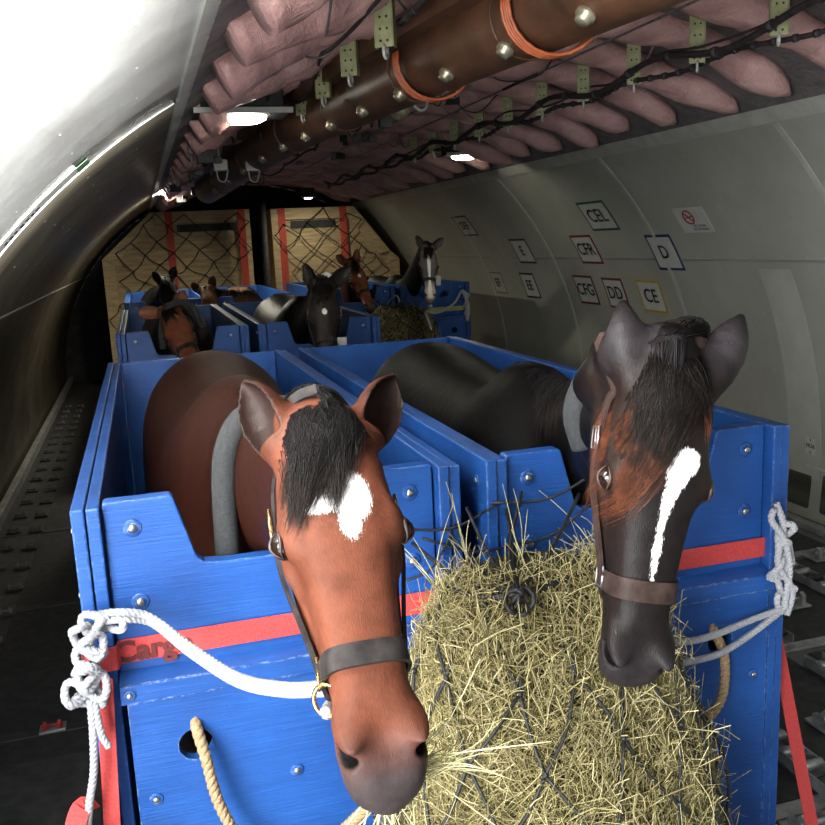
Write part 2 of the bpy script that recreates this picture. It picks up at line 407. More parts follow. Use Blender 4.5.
# ------------------------------------------------------------------ horses
ALL = []
def mk_legs(x, yf, yr, zt, zf, hw=.13):
    L = []
    for s in (-1, 1):
        xx = x+s*hw
        L += [((xx, yf, zt-.10), (xx, yf-.02, zt-.42), .095, .060), ((xx, yf-.02, zt-.42), (xx, yf-.01, zf+.16), .045, .030),
              ((xx, yf-.01, zf+.16), (xx, yf-.05, zf+.055), .033, .036), ((xx, yf-.06, zf+.05), (xx, yf-.07, zf+.03), .05, .056)]
        L += [((xx, yr-.02, zt+.02), (xx, yr-.14, zt-.30), .17, .10), ((xx, yr-.14, zt-.30), (xx, yr+.08, zt-.58), .085, .042),
              ((xx, yr+.08, zt-.58), (xx, yr+.02, zf+.16), .046, .034), ((xx, yr+.02, zf+.16), (xx, yr-.03, zf+.055), .036, .038),
              ((xx, yr-.04, zf+.05), (xx, yr-.05, zf+.03), .05, .056)]
    return L
def mk_body(x, y0, top, L=1.75, dx=0.):
    """y0 chest front; top back height"""
    f = L/1.75; U = (0, 0, 1)
    rows = [(.00, -.52, .15, .13), (.12, -.47, .26, .20), (.35, -.37, .36, .235), (.65, -.40, .35, .265), (1.0, -.37, .335, .285),
            (1.35, -.31, .31, .28), (1.58, -.32, .28, .25), (1.72, -.40, .20, .17)]
    return [((x+dx*a, y0+a*f, top+z), U, h, w) for a, z, h, w in rows]
def strands(root_fn, path_fn, n, r0, seg=9, seed=1, r1=.15):
    """hair: n thin tapered triangular tubes; path_fn(root, t array, rng)->points (seg,3)"""
    rng = np.random.default_rng(seed); vs, fs = [], []; t = np.linspace(0, 1, seg)
    for i in range(n):
        p = path_fn(root_fn(rng, i), t, rng)
        tn = np.gradient(p, axis=0); tn /= np.linalg.norm(tn, axis=1)[:, None]+1e-9
        ref = V([.3, .2, .93]); u = np.cross(tn, ref); u /= np.linalg.norm(u, axis=1)[:, None]+1e-9; w = np.cross(tn, u)
        r = (r0*rng.uniform(.7, 1.3)*(1-(1-r1)*t**2))[:, None]; b = len(vs)*3*seg
        ring = [p+r*(u*math.cos(k)+w*math.sin(k)) for k in (0, 2.094, 4.189)]
        vs.append(np.stack(ring, 1).reshape(-1, 3))
        j = np.arange(seg-1)[:, None]*3
        for k in range(3): fs.append(np.concatenate([b+j+k, b+j+(k+1) % 3, b+j+3+(k+1) % 3, b+j+3+k], 1))
    return np.concatenate(vs), np.concatenate(fs)
def hair_mat(name, root, tip, rough=.38):
    m = mat(name, root, rough, 0, .12); t = NT(m)
    n = t.noise(t.coord((1, 1, 1)), 60, 3); f = t.math('ADD', t.attr('tip'), t.math('MULTIPLY', t.math('SUBTRACT', n, .5), .5))
    t.set('Base Color', t.ramp(f, [(.60, root), (1.15, tip)])); return m
def hair_obj(name, n, r0, root_fn, path_fn, m, parent, seed=1, seg=9):
    v, f = strands(root_fn, path_fn, n, r0, seg, seed)
    o = mesh_np(name, v, f, m, parent, smooth=True)
    tip = np.repeat(np.tile(np.linspace(0, 1, seg), n), 3)
    a = o.data.attributes.new('tip', 'FLOAT', 'POINT'); a.data.foreach_set('value', tip.astype(np.float32)); return o
def eye_part(pose, side, parent):
    mb = MB(); c = pose.w(.220, -.0325, side*.0835); n = norm(pose.L*side*.9+pose.N*.65-pose.A*.05)
    mb.lathe(c, n, [(.0215*math.sin(q), .0215*math.cos(q)) for q in np.linspace(PI-.01, .01, 12)], 18)
    e = mb.build('eye', M_eye, parent)
    lid = MB()   # upper and lower lid folds round the ball
    for s, h in ((1, .0045), (-1, .0035)):
        pts = []
        for q in np.linspace(-1, 1, 11):
            aa, dd = q*.0225, s*(.0125*(1-q*q))
            pts.append(c+pose.A*(aa+.001)+(norm(pose.N-n*(pose.N@n))*dd)+n*(.0215*math.sqrt(max(0, 1-(q*q*.92+((.0125*(1-q*q))/.0215)**2))))*1.0)
        lid.tube(pts, [h*.8*(1-.7*abs(q)) for q in np.linspace(-1, 1, 11)], 6)
    lid.build('eyelid', M_lid, parent)
    return e
def ring_strap(pose, fn, width, thick, name, m, parent, n=120, a0=0, a1=2*PI, closed=True):
    """strap lying on the head: fn(t)->(a, ang, dc); width across, thick out"""
    pts, ups = [], []
    for i in range(n+1):
        a, ang, dc = fn(i/n); s = surf(a, ang, thick+.0015, dc); dcc = dc if dc is not None else (np.interp(a, KA, KD1)+np.interp(a, KA, KD0))/2
        pts.append(pose.w(*s)); ups.append(pose.N*math.cos(ang)+pose.L*math.sin(ang))
    # light smoothing so the strap bridges hollows
    Q = V(pts)
    for _ in range(3):
        R = Q.copy(); R[1:-1] = (Q[:-2]+Q[1:-1]*2+Q[2:])/4
        Q = R
    mb = MB(); mb.tube(Q, 1, flat=(width, thick), up=[Vector(u) for u in ups], caps=not closed)
    return mb.build(name, m, parent), Q, ups
M_eye = mat('eye_black', (.012, .006, .004), .12, 0, .35)
M_lid = mat('eyelid_skin', (.035, .018, .014), .5)
M_blackhair = hair_mat('black_hair', (.007, .006, .006), (.028, .020, .017), .5)
M_brownhair = hair_mat('black_hair_with_rusty_tips', (.009, .007, .006), (.17, .055, .026), .45)

def mark_brown(a, d, w):
    # heart-like star: wide at the top left, point towards the nose
    def el(ca, cw, ra, rw): return (1-np.sqrt(((a-ca)/ra)**2+((w-cw)/rw)**2))*min(ra, rw)
    f = np.maximum(el(.185, -.026, .020, .036), el(.182, .016, .044, .028))
    f = np.maximum(f, el(.218, .008, .032, .016)); f = np.where(d > -.02, f, -.1); return f
def mark_dark(a, d, w):
    def el(ca, cw, ra, rw): return (1-np.sqrt(((a-ca)/ra)**2+((w-cw)/rw)**2))*min(ra, rw)
    cw = np.interp(a, [.15, .2, .25, .3, .4], [.020, .012, .002, -.002, -.002])
    hw = np.interp(a, [.19, .24, .28, .31, .34, .38, .41, .42], [.018, .012, .006, .005, .007, .003, .002, -.02])
    st = np.where((a > .14) & (a < .43), hw-np.abs(w-cw), -.1)
    f = np.maximum(np.maximum(el(.175, .026, .026, .024), el(.20, .012, .028, .020)), np.where(a > .17, st, -.1)); return np.where(d > -.03, f, -.1)

M_bay = coat_mat('bay_coat', (.032, .009, .005), (.118, .037, .020), (.032, .024, .024), .52, .46, (.018, .009, .007), .1)
M_seal = coat_mat('dark_coat', (.0035, .003, .003), (.009, .0068, .0065), (.018, .015, .016), .50, .40, (.02, .015, .015), .1, warm=(.016, .009, .007), earout=(.026, .022, .024))

def horse(name, label, pose, bx, y0, top, M, ears, mark, fine, zfloor=-1.93, L=1.75, neck=None, group=None, dx=0., coarse=.02):
    root = empty(name, (bx, y0+.8, zfloor), label, 'horse', group)
    U = (0, 0, 1)
    body = mk_body(bx, y0, top, L, dx)
    p0 = pose.w(.05, -.105, 0); p1 = pose.w(-.005, -.115, 0)
    if neck is None:
        wv = V((bx, y0+.38, top-.27)); n2 = V((bx, y0+.05, top-.20))
        mid = (p1+n2)/2+V([0, .03, -.015])
        neck = [(wv, U, .27, .14), (n2, (0, .35, 1), .200, .110), (mid, norm(pose.N*.6+V([0, .2, .8])), .140, .080), (p1, pose.N, .105, .060), (p0, pose.N, .085, .052)]
    sk = horse_skin('body', pose, neck, body, mk_legs(bx, y0+.22, y0+L-.25, top-.62, zfloor), ears, root, M, fine, coarse, mark)
    for s in (-1, 1): eye_part(pose, s, root)
    return root, neck
def ear(side, base=(-.012, -.030, .058), d=(-1, .05, .45), o=(0, 1, .6), L=.165, ws=1.):
    return (V([base[0], base[1], side*base[2]]), V([d[0], d[1], side*d[2]]), V([o[0], o[1], side*o[2]]), L, ws)

pose1 = Pose((-.142, .000, 1.40), (-.026, .425, 1.07), .22, ka=.955)
bay, bay_neck = horse('bay_horse', 'brown bay horse with a heart-shaped white star over the front left stall', pose1, .235, 2.12, -.385, M_bay,
    [ear(-1, (.030, -.048, .066), (-1, .0, .36), (0, .55, .85), .168, .95), ear(1, (.030, -.048, .066), (-1, .0, .64), (0, .7, .8), .165, .92)], mark_brown, .0036)
pose2 = Pose((.446, -.080, 1.50), (.380, .45, 1.49), .16, ka=.92)
dark, dark_neck = horse('dark_horse', 'near black horse with a long white blaze, nose in the hay, front right stall', pose2, 1.125, 2.12, -.42, M_seal,
    [ear(-1, (.030, -.045, .064), (-1, -.20, .24), (0, -1, .5), .142, .72), ear(1, (.030, -.045, .074), (-1, -.20, .46), (0, -1, .5), .158, .85)], mark_dark, .0036)
# ------------------------------------------------------------------ hair
_ga, _gw = np.linspace(-.02, .50, 53), np.linspace(-.1, .1, 41)
_A, _W = np.meshgrid(_ga, _gw, indexing='ij'); _lo, _hi = np.full(_A.shape, -.10), np.full(_A.shape, .07)
for _ in range(16):
    _m = (_lo+_hi)/2; _in = head_sdf(_A, _m, _W) < 0; _lo = np.where(_in, _m, _lo); _hi = np.where(_in, _hi, _m)
def face_d(a, w):
    a_ = a; a = np.maximum(a, 0.); q = np.clip((a+.02)/.01, 0, 51.999); r = np.clip((w+.1)/.005, 0, 39.999); i, j = q.astype(int), r.astype(int); u, v = q-i, r-j
    return (_lo[i, j]*(1-u)+_lo[i+1, j]*u)*(1-v)+(_lo[i, j+1]*(1-u)+_lo[i+1, j+1]*u)*v-np.maximum(-a_, 0)*.8
def forelock(pose, parent, n, m, rootw, tips, seed, vol=.012, r0=.0007, nclump=26):
    """tips(rng)->(a1, w1); strands grouped into locks"""
    rng0 = np.random.default_rng(seed); locks = [(rng0.uniform(-1, 1), *tips(rng0)) for _ in range(nclump)]
    def root(rng, i):
        return locks[i % nclump], rng.normal(size=6)
    def path(r, t, rng):
        (q, a1, w1), g = r
        w0 = rootw[0]+(rootw[1]-rootw[0])*(q*.5+.5)+g[0]*.008; a0 = -.012+g[1]*.016
        a1 = a0+(a1-a0)*(1-.28*abs(math.tanh(g[2]*.7))); w1 = w1+g[3]*.0045
        a = a0+(a1-a0)*t; w = w0+(w1-w0)*t**1.2+g[5]*.006*np.sin(t*PI)+.003*np.sin(t*6+g[4]*2)
        off = .002+(vol*(.4+.6*abs(math.tanh(g[5]))))*np.sin(np.clip(t*1.1, 0, 1)*PI)**.7+.003*(1-t)
        d = face_d(a, np.clip(w, -.098, .098))+off-np.where(np.abs(w) > .085, (np.abs(w)-.085)*1.2, 0)
        d = np.maximum(d, face_d(a, w*0)-.10)
        return pose.P+a[:, None]*pose.A+d[:, None]*pose.N+w[:, None]*pose.L
    return hair_obj('forelock', n, r0, root, path, m, parent, seed, 12)
def mane(neck, parent, n, m, side, seed, length=1.0, r0=.0009, s0=0., s1=1.):
    st = densify(neck, 8); C = V([c for c, *_ in st]); Uv = V([norm(u) for _, u, _, _ in st]); H = V([h for *_, h, _ in st]); Wd = V([w for *_, w in st])
    N_ = len(st)-1
    def at(s):
        q = s*N_; i = min(int(q), N_-1); u = q-i; f = lambda K: K[i]*(1-u)+K[i+1]*u
        ax = norm(C[i+1]-C[i]); up = f(Uv); up = norm(up-ax*(up@ax)); sd = np.cross(ax, up); sd = sd*(1 if sd[0] > 0 else -1)
        return f(C), up, sd, f(H), f(Wd), ax
    def root(rng, i): return (s0+(s1-s0)*rng.uniform()) if i % 10 else rng.uniform(.80, .95), rng.normal(size=5)
    def path(r, t, rng):
        s, g = r; ph1 = side*(1.15+.35*g[0])*length; ph = (.06*g[1])+(ph1)*t**1.2; out = []
        for p, tt in zip(ph, t):
            c, up, sd, hh, hw, ax = at(min(1, max(0, s+.03*g[2]*tt)))
            k = 1+.05+.09*math.sin(PI*min(1, tt*1.3))*abs(math.tanh(g[3]))+.01*abs(g[4])
            out.append(c+up*hh*math.cos(p)*k+sd*hw*math.sin(p)*k)
        return V(out)
    return hair_obj('mane', n, r0, root, path, m, parent, seed, 9)
forelock(pose1, bay, 2800, M_blackhair, (-.070, .062), lambda r: (lambda w: (.205-1.6*abs(w+.012)+r.uniform(-.03, .02) if w > -.05 else r.uniform(.17, .235), w))(r.uniform(-.090, .044)), 3, .016, .0006, 52)
mane(bay_neck, bay, 2600, M_blackhair, 1, 5, .9, .0011)
forelock(pose2, dark, 2200, M_brownhair, (-.055, .060), lambda r: (r.uniform(.14, .30), r.uniform(-.105, -.06)) if r.uniform() < .55 else ((r.uniform(.10, .19), r.uniform(-.07, .0)) if r.uniform() < .75 else (r.uniform(.12, .20), r.uniform(.065, .09))), 8, .018, .0006, 44)
mane(dark_neck, dark, 2200, M_blackhair, -1, 6, .7, .0011)

# ------------------------------------------------------------------ halters
M_leather = worn('dark_leather', (.016, .014, .014), (.040, .034, .032), .55, 0, 40, (1,1,1), .25, .001, spec=.08)
M_leather2 = worn('brown_black_leather', (.020, .013, .011), (.045, .028, .023), .50, 0, 40, (1,1,1), .25, .001, spec=.08)
M_brass = worn('brass', (.55, .38, .14), (.75, .58, .28), .28, 1.0, 30)
M_steel = worn('steel', (.42, .42, .42), (.62, .62, .62), .32, 1.0, 30)
M_foam = worn('grey_foam', (.018, .019, .020), (.034, .036, .038), .92, 0, 160, (1,1,1), .8, .002)
def crown(pose, neck, side):
    """points over the neck just behind the ears"""
    st = densify(neck, 4); out = []
    for ang in (1.55, 1.2, .9, .6, .3, 0):
        lo, hi = .0, .25
        for _ in range(18):
            m = (lo+hi)/2; q = pose.w(-.035-.02*math.cos(ang), -.115+m*math.cos(ang), side*m*math.sin(ang)); X = [V([[[c]]], dtype=np.float32) for c in q]
            h = pose.loc(*X); f = min(float(sweep_sdf(*X, st)[0, 0, 0]), float(head_sdf(*h)[0, 0, 0]))
            if f < .004: lo = m
            else: hi = m
        out.append(pose.w(-.035-.02*math.cos(ang), -.115+(lo+.006)*math.cos(ang), side*(lo+.006)*math.sin(ang)))
    return out
def halter(pose, label, m, metal, an=.375, tilt=.0, neck=None, cw=.016):
    root = empty('halter', pose.w(an, -.07, 0), label, 'halter')
    dcn = -.072
    ring_strap(pose, lambda t: (an+tilt*math.cos(t*2*PI)+.0, t*2*PI, dcn), cw, .0028, 'noseband', m, root)
    st = MB()
    for s in (-1, 1):   # stitching along both edges
        _, Q, U = None, None, None
    for side in (-1, 1):
        ang0 = side*1.75
        path = []
        for q in np.linspace(0, 1, 15):
            a = an-.005-(an-.05)*q; ang = side*(1.62-.12*math.sin(q*PI)); path.append(surf(a, ang, .007, -.072-.02*math.sin(q*PI)))
        path = [V([p[0], p[1], p[2]]) for p in path]
        W_ = [abs(p[2]) for p in path]
        for k in range(1, len(path)-1): path[k][2] = side*max(abs(path[k][2]), (W_[k-1]+W_[k+1])/2)
        P3 = smooth_path([pose.w(*p) for p in path]+crown(pose, neck, side), 3)
        mb = MB(); mb.tube(P3, 1, flat=(.010, .0024), up=[Vector(norm(pose.L*side*max(.0, 1-max(0, i/len(P3)-.66)*3)+pose.N*max(0, i/len(P3)-.66)*3)) for i in range(len(P3))])
        mb.build('cheek_strap', m, root)
        # square fitting where cheek strap, noseband and chin strap meet
        c = pose.w(*surf(an-.004, side*1.72, .007, dcn)); b = MB(); f = .017
        pts = [c+pose.A*(f*i)+pose.N*(f*.8*j) for i, j in ((-1, -1), (1, -1), (1, 1), (-1, 1), (-1, -1))]
        b.tube(pts, .0026, 6); b.build('square_ring', metal, root)
        # buckle high on the cheek
        c = V(P3[int(len(P3)*.50)])+pose.L*side*.005; b = MB()
        pts = [c+pose.A*(.019*i)+pose.N*(.013*j) for i, j in ((-1, -1), (1, -1), (1, 1), (-1, 1), (-1, -1))]
        b.tube(pts, .0024, 6); b.tube([c-pose.A*.019, c+pose.A*.019], .0018, 6); b.build('buckle', metal, root)
    # chin strap and ring under the jaw
    pts = [pose.w(*surf(an+.01+.035*math.sin(q*PI), PI+ (q-.5)*2*(PI-1.80), .004, dcn)) for q in np.linspace(0, 1, 15)]
    mb = MB(); mb.tube(pts, 1, flat=(.009, .003), up=[Vector(norm(p-pose.w(an, -.06, 0))) for p in pts]); mb.build('chin_strap', m, root)
    return root
halter(pose1, 'dark leather halter with brass fittings on the brown horse', M_leather, M_brass, .410, .012, bay_neck)
halter(pose2, 'dark brown leather halter on the black horse with the blaze', M_leather2, M_steel, .412, .004, dark_neck, cw=.018)
# big lead rings
def lead_ring(c, axis, label, m, R=.021):
    mb = MB(); mb.torus(c, axis, R, .0034, 22, 8); o = mb.build('lead_ring', m); return tag(o, label, 'ring')
RING1 = V(CAM@V([-.112, .378, 1.175])); lead_ring(RING1, CAM@V([.5, 0, 1]), 'brass ring on the brown horse halter holding its white lead rope', M_brass)
# foam tubes round the necks
def foam_tube(pts, label, r=.027):
    mb = MB(); mb.tube(smooth_path(pts, 8), r, 18); o = mb.build('foam_collar', M_foam); return tag(o, label, 'neck collar')
foam_tube([(.128, 1.965, -.74), (.130, 1.96, -.60), (.134, 1.95, -.50), (.146, 1.95, -.43), (.18, 1.96, -.375), (.24, 1.97, -.352), (.30, 1.97, -.365), (.355, 1.98, -.42), (.37, 1.98, -.6)], 'grey foam tube collar round the neck of the brown horse')
foam_tube([(.880, 1.70, -.455), (.862, 1.70, -.385), (.880, 1.70, -.325), (.930, 1.71, -.275), (1.01, 1.74, -.252), (1.08, 1.75, -.262), (1.13, 1.76, -.31), (1.15, 1.76, -.40)], 'grey foam tube collar round the neck of the blazed black horse')

# ------------------------------------------------------------------ ropes
def rope_mat(name, c0, c1, scale, rough=.85):
    m = worn(name, c0, c1, rough, 0, scale, (1,1,1), .9, .003); return m
M_white = rope_mat('white_cotton_rope', (.30, .31, .34), (.47, .47, .49), 260)
M_hemp = rope_mat('hemp_rope', (.25, .16, .08), (.48, .34, .19), 220)
def braid(mb, path, r, step=.012, k=3, n=6, amp=.42):
    """twisted rope of k strands"""
    P = smooth_path(path, 14); P = V(P); L = np.concatenate([[0], np.cumsum(np.linalg.norm(np.diff(P, axis=0), axis=1))])
    s = np.arange(0, L[-1], step*.25); Q = np.stack([np.interp(s, L, P[:, i]) for i in range(3)], 1)
    T = np.gradient(Q, axis=0); T /= np.linalg.norm(T, axis=1)[:, None]; u = np.zeros_like(T); ref = V([.1, .2, .97]) if abs(T[0][2]) < .9 else V([1., 0, .1])
    for i in range(len(Q)): ref = ref-T[i]*(ref@T[i]); ref /= np.linalg.norm(ref); u[i] = ref
    w = np.cross(T, u)
    for j in range(k):
        ph = s/(step*3)*2*PI+2*PI*j/k
        C = Q+(u*np.cos(ph)[:, None]+w*np.sin(ph)[:, None])*r*amp
        mb.tube(C, r*.62, n)
# white lead of the brown horse: doubled line from the ring to the stall corner, daisy-chained knot, hanging end
rope_mb = mb = MB()
A_, B_ = (-.045, 1.795, -.735), tuple(RING1+V([-.004, -.004, -.016]))
for o in (-.0075, .0075):
    braid(mb, [(-.150, 1.80, -.715+o), (-.10, 1.785, -.712+o), (A_[0], A_[1]-o*.6, A_[2]+o), (.023, 1.72, -.777+o), (.104, 1.60, -.800+o), (.169, 1.42, -.743+o*.8), (.223, 1.24, -.664+o*.6), B_], .0085, .011)
def loop(c, a, b, rad, n=10, rot=0., tw=.25):
    c, a, b = V(c), norm(a), norm(b); nn = np.cross(a, b)
    return [c+a*rad[0]*math.cos(rot+2*PI*i/n)+b*rad[1]*math.sin(rot+2*PI*i/n)+nn*.012*math.sin(2*(2*PI*i/n)) for i in range(n+1)]
X_, Y_, Z_ = (1, 0, 0), (0, 1, 0), (0, 0, 1)
for c, ra, ro in (((-.150, 1.80, -.722), (.028, .020), .3), ((-.180, 1.795, -.745), (.018, .028), 1.), ((-.125, 1.79, -.728), (.026, .016), 2.), ((-.168, 1.785, -.785), (.028, .020), .2),
                  ((-.182, 1.79, -.832), (.020, .026), .8), ((-.200, 1.785, -.858), (.024, .024), 0.), ((-.165, 1.78, -.850), (.022, .028), 1.5), ((-.185, 1.80, -.885), (.032, .017), 2.), ((-.175, 1.775, -.82), (.020, .030), .4), ((-.160, 1.775, -.76), (.020, .026), 1.2)):
    braid(mb, loop(c, X_, (0, -.25, 1), ra, rot=ro), .0085, .011)
braid(mb, [(-.178, 1.79, -.88), (-.180, 1.785, -.95), (-.187, 1.78, -1.03), (-.203, 1.775, -1.10), (-.215, 1.775, -1.17)], .0085, .011)
braid(mb, [(-.170, 1.79, -.88), (-.165, 1.78, -.95), (-.152, 1.775, -.985)], .0075, .011)
tag(mb.build('lead_rope', M_white), 'white cotton lead rope from the left stall corner to the brown horse halter', 'rope')
mb = MB()
K = (1.50, 1.80, -.97)
e1 = (.97, 1.585, -.872); e2 = (.96, 1.575, -.905)
braid(mb, [e1, (1.06, 1.64, -.915), (1.16, 1.69, -.950), (1.27, 1.74, -.970), (1.38, 1.775, -.972), K], .0085, .011)
braid(mb, [e2, (1.05, 1.62, -.955), (1.15, 1.68, -.995), (1.26, 1.73, -1.018), (1.37, 1.77, -1.01), K], .0085, .011)
for i in range(5):
    c = (1.487+.012*math.sin(i*2.1), 1.80, -.775-.042*i)
    braid(mb, loop(c, (1, 0, .3*(-1)**i), (.3*(-1)**i, -.2, 1), (.017, .034), rot=i*.9), .009, .011)
braid(mb, [(1.455, 1.80, -.70), (1.450, 1.80, -.73), (1.48, 1.79, -.78), (1.50, 1.79, -.86), (1.49, 1.79, -.95), K], .009, .011)
braid(mb, [(1.470, 1.81, -.69), (1.485, 1.80, -.75), (1.465, 1.79, -.84), (1.51, 1.79, -.92), (1.505, 1.80, -.99)], .009, .011)
tag(mb.build('lead_rope', M_white), 'white cotton lead rope knotted down the right edge of the front right stall', 'rope')
# hemp ropes
mb = MB(); braid(mb, [(.018, 1.88, -.98), (.022, 1.825, -1.00), (.035, 1.79, -1.06), (.055, 1.775, -1.17), (.11, 1.76, -1.29), (.18, 1.72, -1.32), (.26, 1.66, -1.23), (.33, 1.58, -1.11), (.42, 1.58, -1.02)], .0125, .016)
tag(mb.build('hemp_rope', M_hemp), 'brown hemp rope looping from the round hole in the front left stall', 'rope')
mb = MB(); braid(mb, [(1.31, 1.88, -.985), (1.305, 1.81, -1.02), (1.315, 1.79, -1.08), (1.29, 1.77, -1.17), (1.20, 1.74, -1.22), (1.10, 1.66, -1.20)], .0125, .016)
braid(mb, [(1.10, 1.68, -1.21), (1.18, 1.74, -1.24), (1.225, 1.76, -1.34), (1.235, 1.76, -1.46), (1.225, 1.74, -1.62), (1.15, 1.68, -1.70)], .0125, .016)
tag(mb.build('hemp_rope', M_hemp), 'brown hemp rope from the round hole in the front right stall into the hay', 'rope')
# ------------------------------------------------------------------ blue timber stalls
def paint_mat():
    m = mat('blue_paint', (.012, .075, .36), .38, 0, .35); t = NT(m)
    v = t.coord((1.2, 1.2, 1.2)); vs = t.coord((3, 3, 40)); n = t.noise(v, 3, 6); st = t.noise(vs, 5, 5, .6); g = t.noise(v, 46, 4, .7)
    c = t.ramp(n, [(.30, (.010, .050, .205)), (.55, (.014, .074, .285)), (.78, (.020, .102, .37))])
    chips = t.ramp(g, [(.70, 0), (.74, 1)]); c = t.mix(t.math('MULTIPLY', chips, .10), c, (.10, .25, .60))
    bv = t.new('ShaderNodeBevel', samples=4); bv.inputs['Radius'].default_value = .006; ge = t.new('ShaderNodeNewGeometry'); dp_ = t.new('ShaderNodeVectorMath', operation='DOT_PRODUCT')
    t.link(bv.outputs[0], dp_.inputs[0]); t.link(ge.outputs['Normal'], dp_.inputs[1])
    e = t.math('MULTIPLY', t.math('SUBTRACT', 1., dp_.outputs['Value']), 5., clamp=True); sc = t.ramp(t.noise(t.coord((14, 14, 14)), 4, 6, .75), [(.50, 0), (.58, 1)])
    c = t.mix(t.math('MULTIPLY', t.math('MULTIPLY', e, sc), .75), c, (.36, .46, .62))
    gr = t.noise(t.coord((2, 2, 70)), 3, 6, .65); c = t.mix(.5, c, t.ramp(gr, [(.3, .72), (.7, 1.15)]), 'MULTIPLY')
    t.set('Base Color', c); t.set('Roughness', t.math('MULTIPLY_ADD', st, .30, .25)); t.set('Normal', t.bump(st, .35, .003, t.bump(gr, .5, .003, t.bump(g, .15, .002)))); return m
M_blue = paint_mat()
M_hole = mat('bare_ply_edge', (.03, .05, .10), .8)
M_red = worn('red_webbing', (.40, .034, .034), (.58, .058, .055), .75, 0, 220, (1, 1, 1), .5, .001)
M_ply = worn('plywood', (.36, .26, .13), (.62, .47, .26), .7, 0, 3, (1, 1, 9), .2, .003)
M_deck = worn('stall_floor', (.05, .045, .04), (.12, .10, .08), .9, 0, 14)
M_alu = worn('pallet_metal', (.20, .205, .21), (.42, .42, .42), .42, .7, 12)
def bolt(root, c, ax=(0, -1, 0), s=1.):
    mb = MB(); mb.lathe(c, ax, [(.019*s, -.001), (.019*s, .002), (.017*s, .0035), (.010*s, .0036)], 14); mb.cur = 1
    mb.lathe(c, ax, [(.0098*s, .0034), (.0098*s, .008*s), (.007*s, .0105*s), (.0, .011*s)], 8); return mb.build('bolt', None, root, mats=[M_blue, M_steel])
def holed_panel(x0, x1, z0, z1, hx, hz, r, y0, y1):
    """flat board with a round hole"""
    n = 40; mb = MB(); out, inn = [], []
    for i in range(n):
        a = 2*PI*i/n; c, s = math.cos(a), math.sin(a); inn.append((hx+r*c, hz+r*s))
        k = min((x1-hx)/c if c > 1e-9 else 1e9, (x0-hx)/c if c < -1e-9 else 1e9, (z1-hz)/s if s > 1e-9 else 1e9, (z0-hz)/s if s < -1e-9 else 1e9)
        out.append([hx+k*c, hz+k*s])
    for cx, cz in ((x0, z0), (x1, z0), (x1, z1), (x0, z1)):
        j = min(range(n), key=lambda q: (out[q][0]-cx)**2+(out[q][1]-cz)**2); out[j] = [cx, cz]
    vs = [(p[0], y0, p[1]) for p in out]+[(p[0], y0, p[1]) for p in inn]+[(p[0], y1, p[1]) for p in out]+[(p[0], y1, p[1]) for p in inn]
    fs = []
    for i in range(n):
        j = (i+1) % n
        fs += [(i, j, n+j, n+i), (2*n+i, 3*n+i, 3*n+j, 2*n+j), (n+i, n+j, 3*n+j, 3*n+i), (i, 2*n+i, 2*n+j, j)]
    mb.add(vs, fs); return mb
def make_stall(x, y, label, mirror):
    """x left face, y front; origin under the front left corner"""
    zf = -1.93; W = .83
    root = empty('horse_stall', (x, y, zf-.05), label, 'stall', 'blue timber horse stalls')
    L_ = 2.50
    for px in (0, .775):
        mb = MB(); mb.box(x+px, y-.030, zf, x+px+.0265, y+L_, -.50, .004); mb.box(x+px+.0285, y-.022, zf, x+px+.055, y+L_, -.504, .004)
        sp = mb.build('side_panel', M_blue, root)
        for z in (-.56, -.70, -.88):
            bolt(sp, (x+px-.0 if px == 0 else x+px+.055, y+.03, z), (-1 if px == 0 else 1, 0, 0), .7)
    X = x+.06; mb = MB()
    prof = [(0, -.90), (0, -.505), (.005, -.50), (.135, -.50), (.142, -.507), (.178, -.640), (.192, -.655), (.24, -.660), (.47, -.660), (.518, -.655), (.532, -.640), (.568, -.507), (.575, -.50), (.705, -.50), (.71, -.505), (.71, -.90)]
    mb.prism([(X+a, z) for a, z in prof], 1, y, y+.038, .004); fp = mb.build('front_panel', M_blue, root)
    for bx in (.055, .655):
        for z in (-.560, -.722): bolt(fp, (X+bx, y, z), s=1.)
    # folded sill the lower door hangs from
    mb = MB(); mb.prism([(y-.048, -.905), (y-.044, -.885), (y+.012, -.868), (y+.012, -.9)], 0, x+.057, x+.772, .001); mb.box(x+.057, y-.050, -.925, x+.772, y-.046, -.885, .001)
    sl = mb.build('sill', M_blue, root); bolt(sl, (x+.075, y-.050, -.905), s=.7)
    hx = X+(.56 if mirror else .138)
    lp = holed_panel(X+.008, X+.702, zf+.01, -.928, hx, -1.045, .036, y-.044, y-.018).build('lower_door', M_blue, root)
    for bx, z in ((.045, -1.155), (.35, -1.155), (.66, -1.155), (.045, -1.7), (.66, -1.7)): bolt(lp, (X+bx, y-.044, z), s=.8)
    mb = MB(); mb.box(X, y+L_-.05, zf, X+.71, y+L_-.015, -.502, .004); mb.build('rear_panel', M_blue, root)
    mb = MB(); mb.box(X, y, zf-.03, X+.71, y+L_-.05, zf); mb.build('stall_floor', M_deck, root)
    return root
STX, STY = (-.180, .710), 1.875
stall_a = make_stall(STX[0], STY, 'blue timber stall at front left, round the brown bay horse', False)
stall_b = make_stall(STX[1], STY, 'blue timber stall at front right, round the blazed black horse', True)
def pallet(x0, x1, y0, y1, label):
    mb = MB(); mb.box(x0, y0, -2.02, x1, y1, -1.985, .006)
    p = mb.build('pallet_sheet', M_alu); mb = MB()
    for a, b, c, d in ((x0, y0, x1, y0+.05), (x0, y1-.05, x1, y1), (x0, y0+.05, x0+.05, y1-.05), (x1-.05, y0+.05, x1, y1-.05)): mb.box(a, b, -1.986, c, d, -1.975, .003)
    p.name = 'cargo_pallet'; mb.build('edge_rail', M_alu, p)
    return tag(p, label, 'pallet')
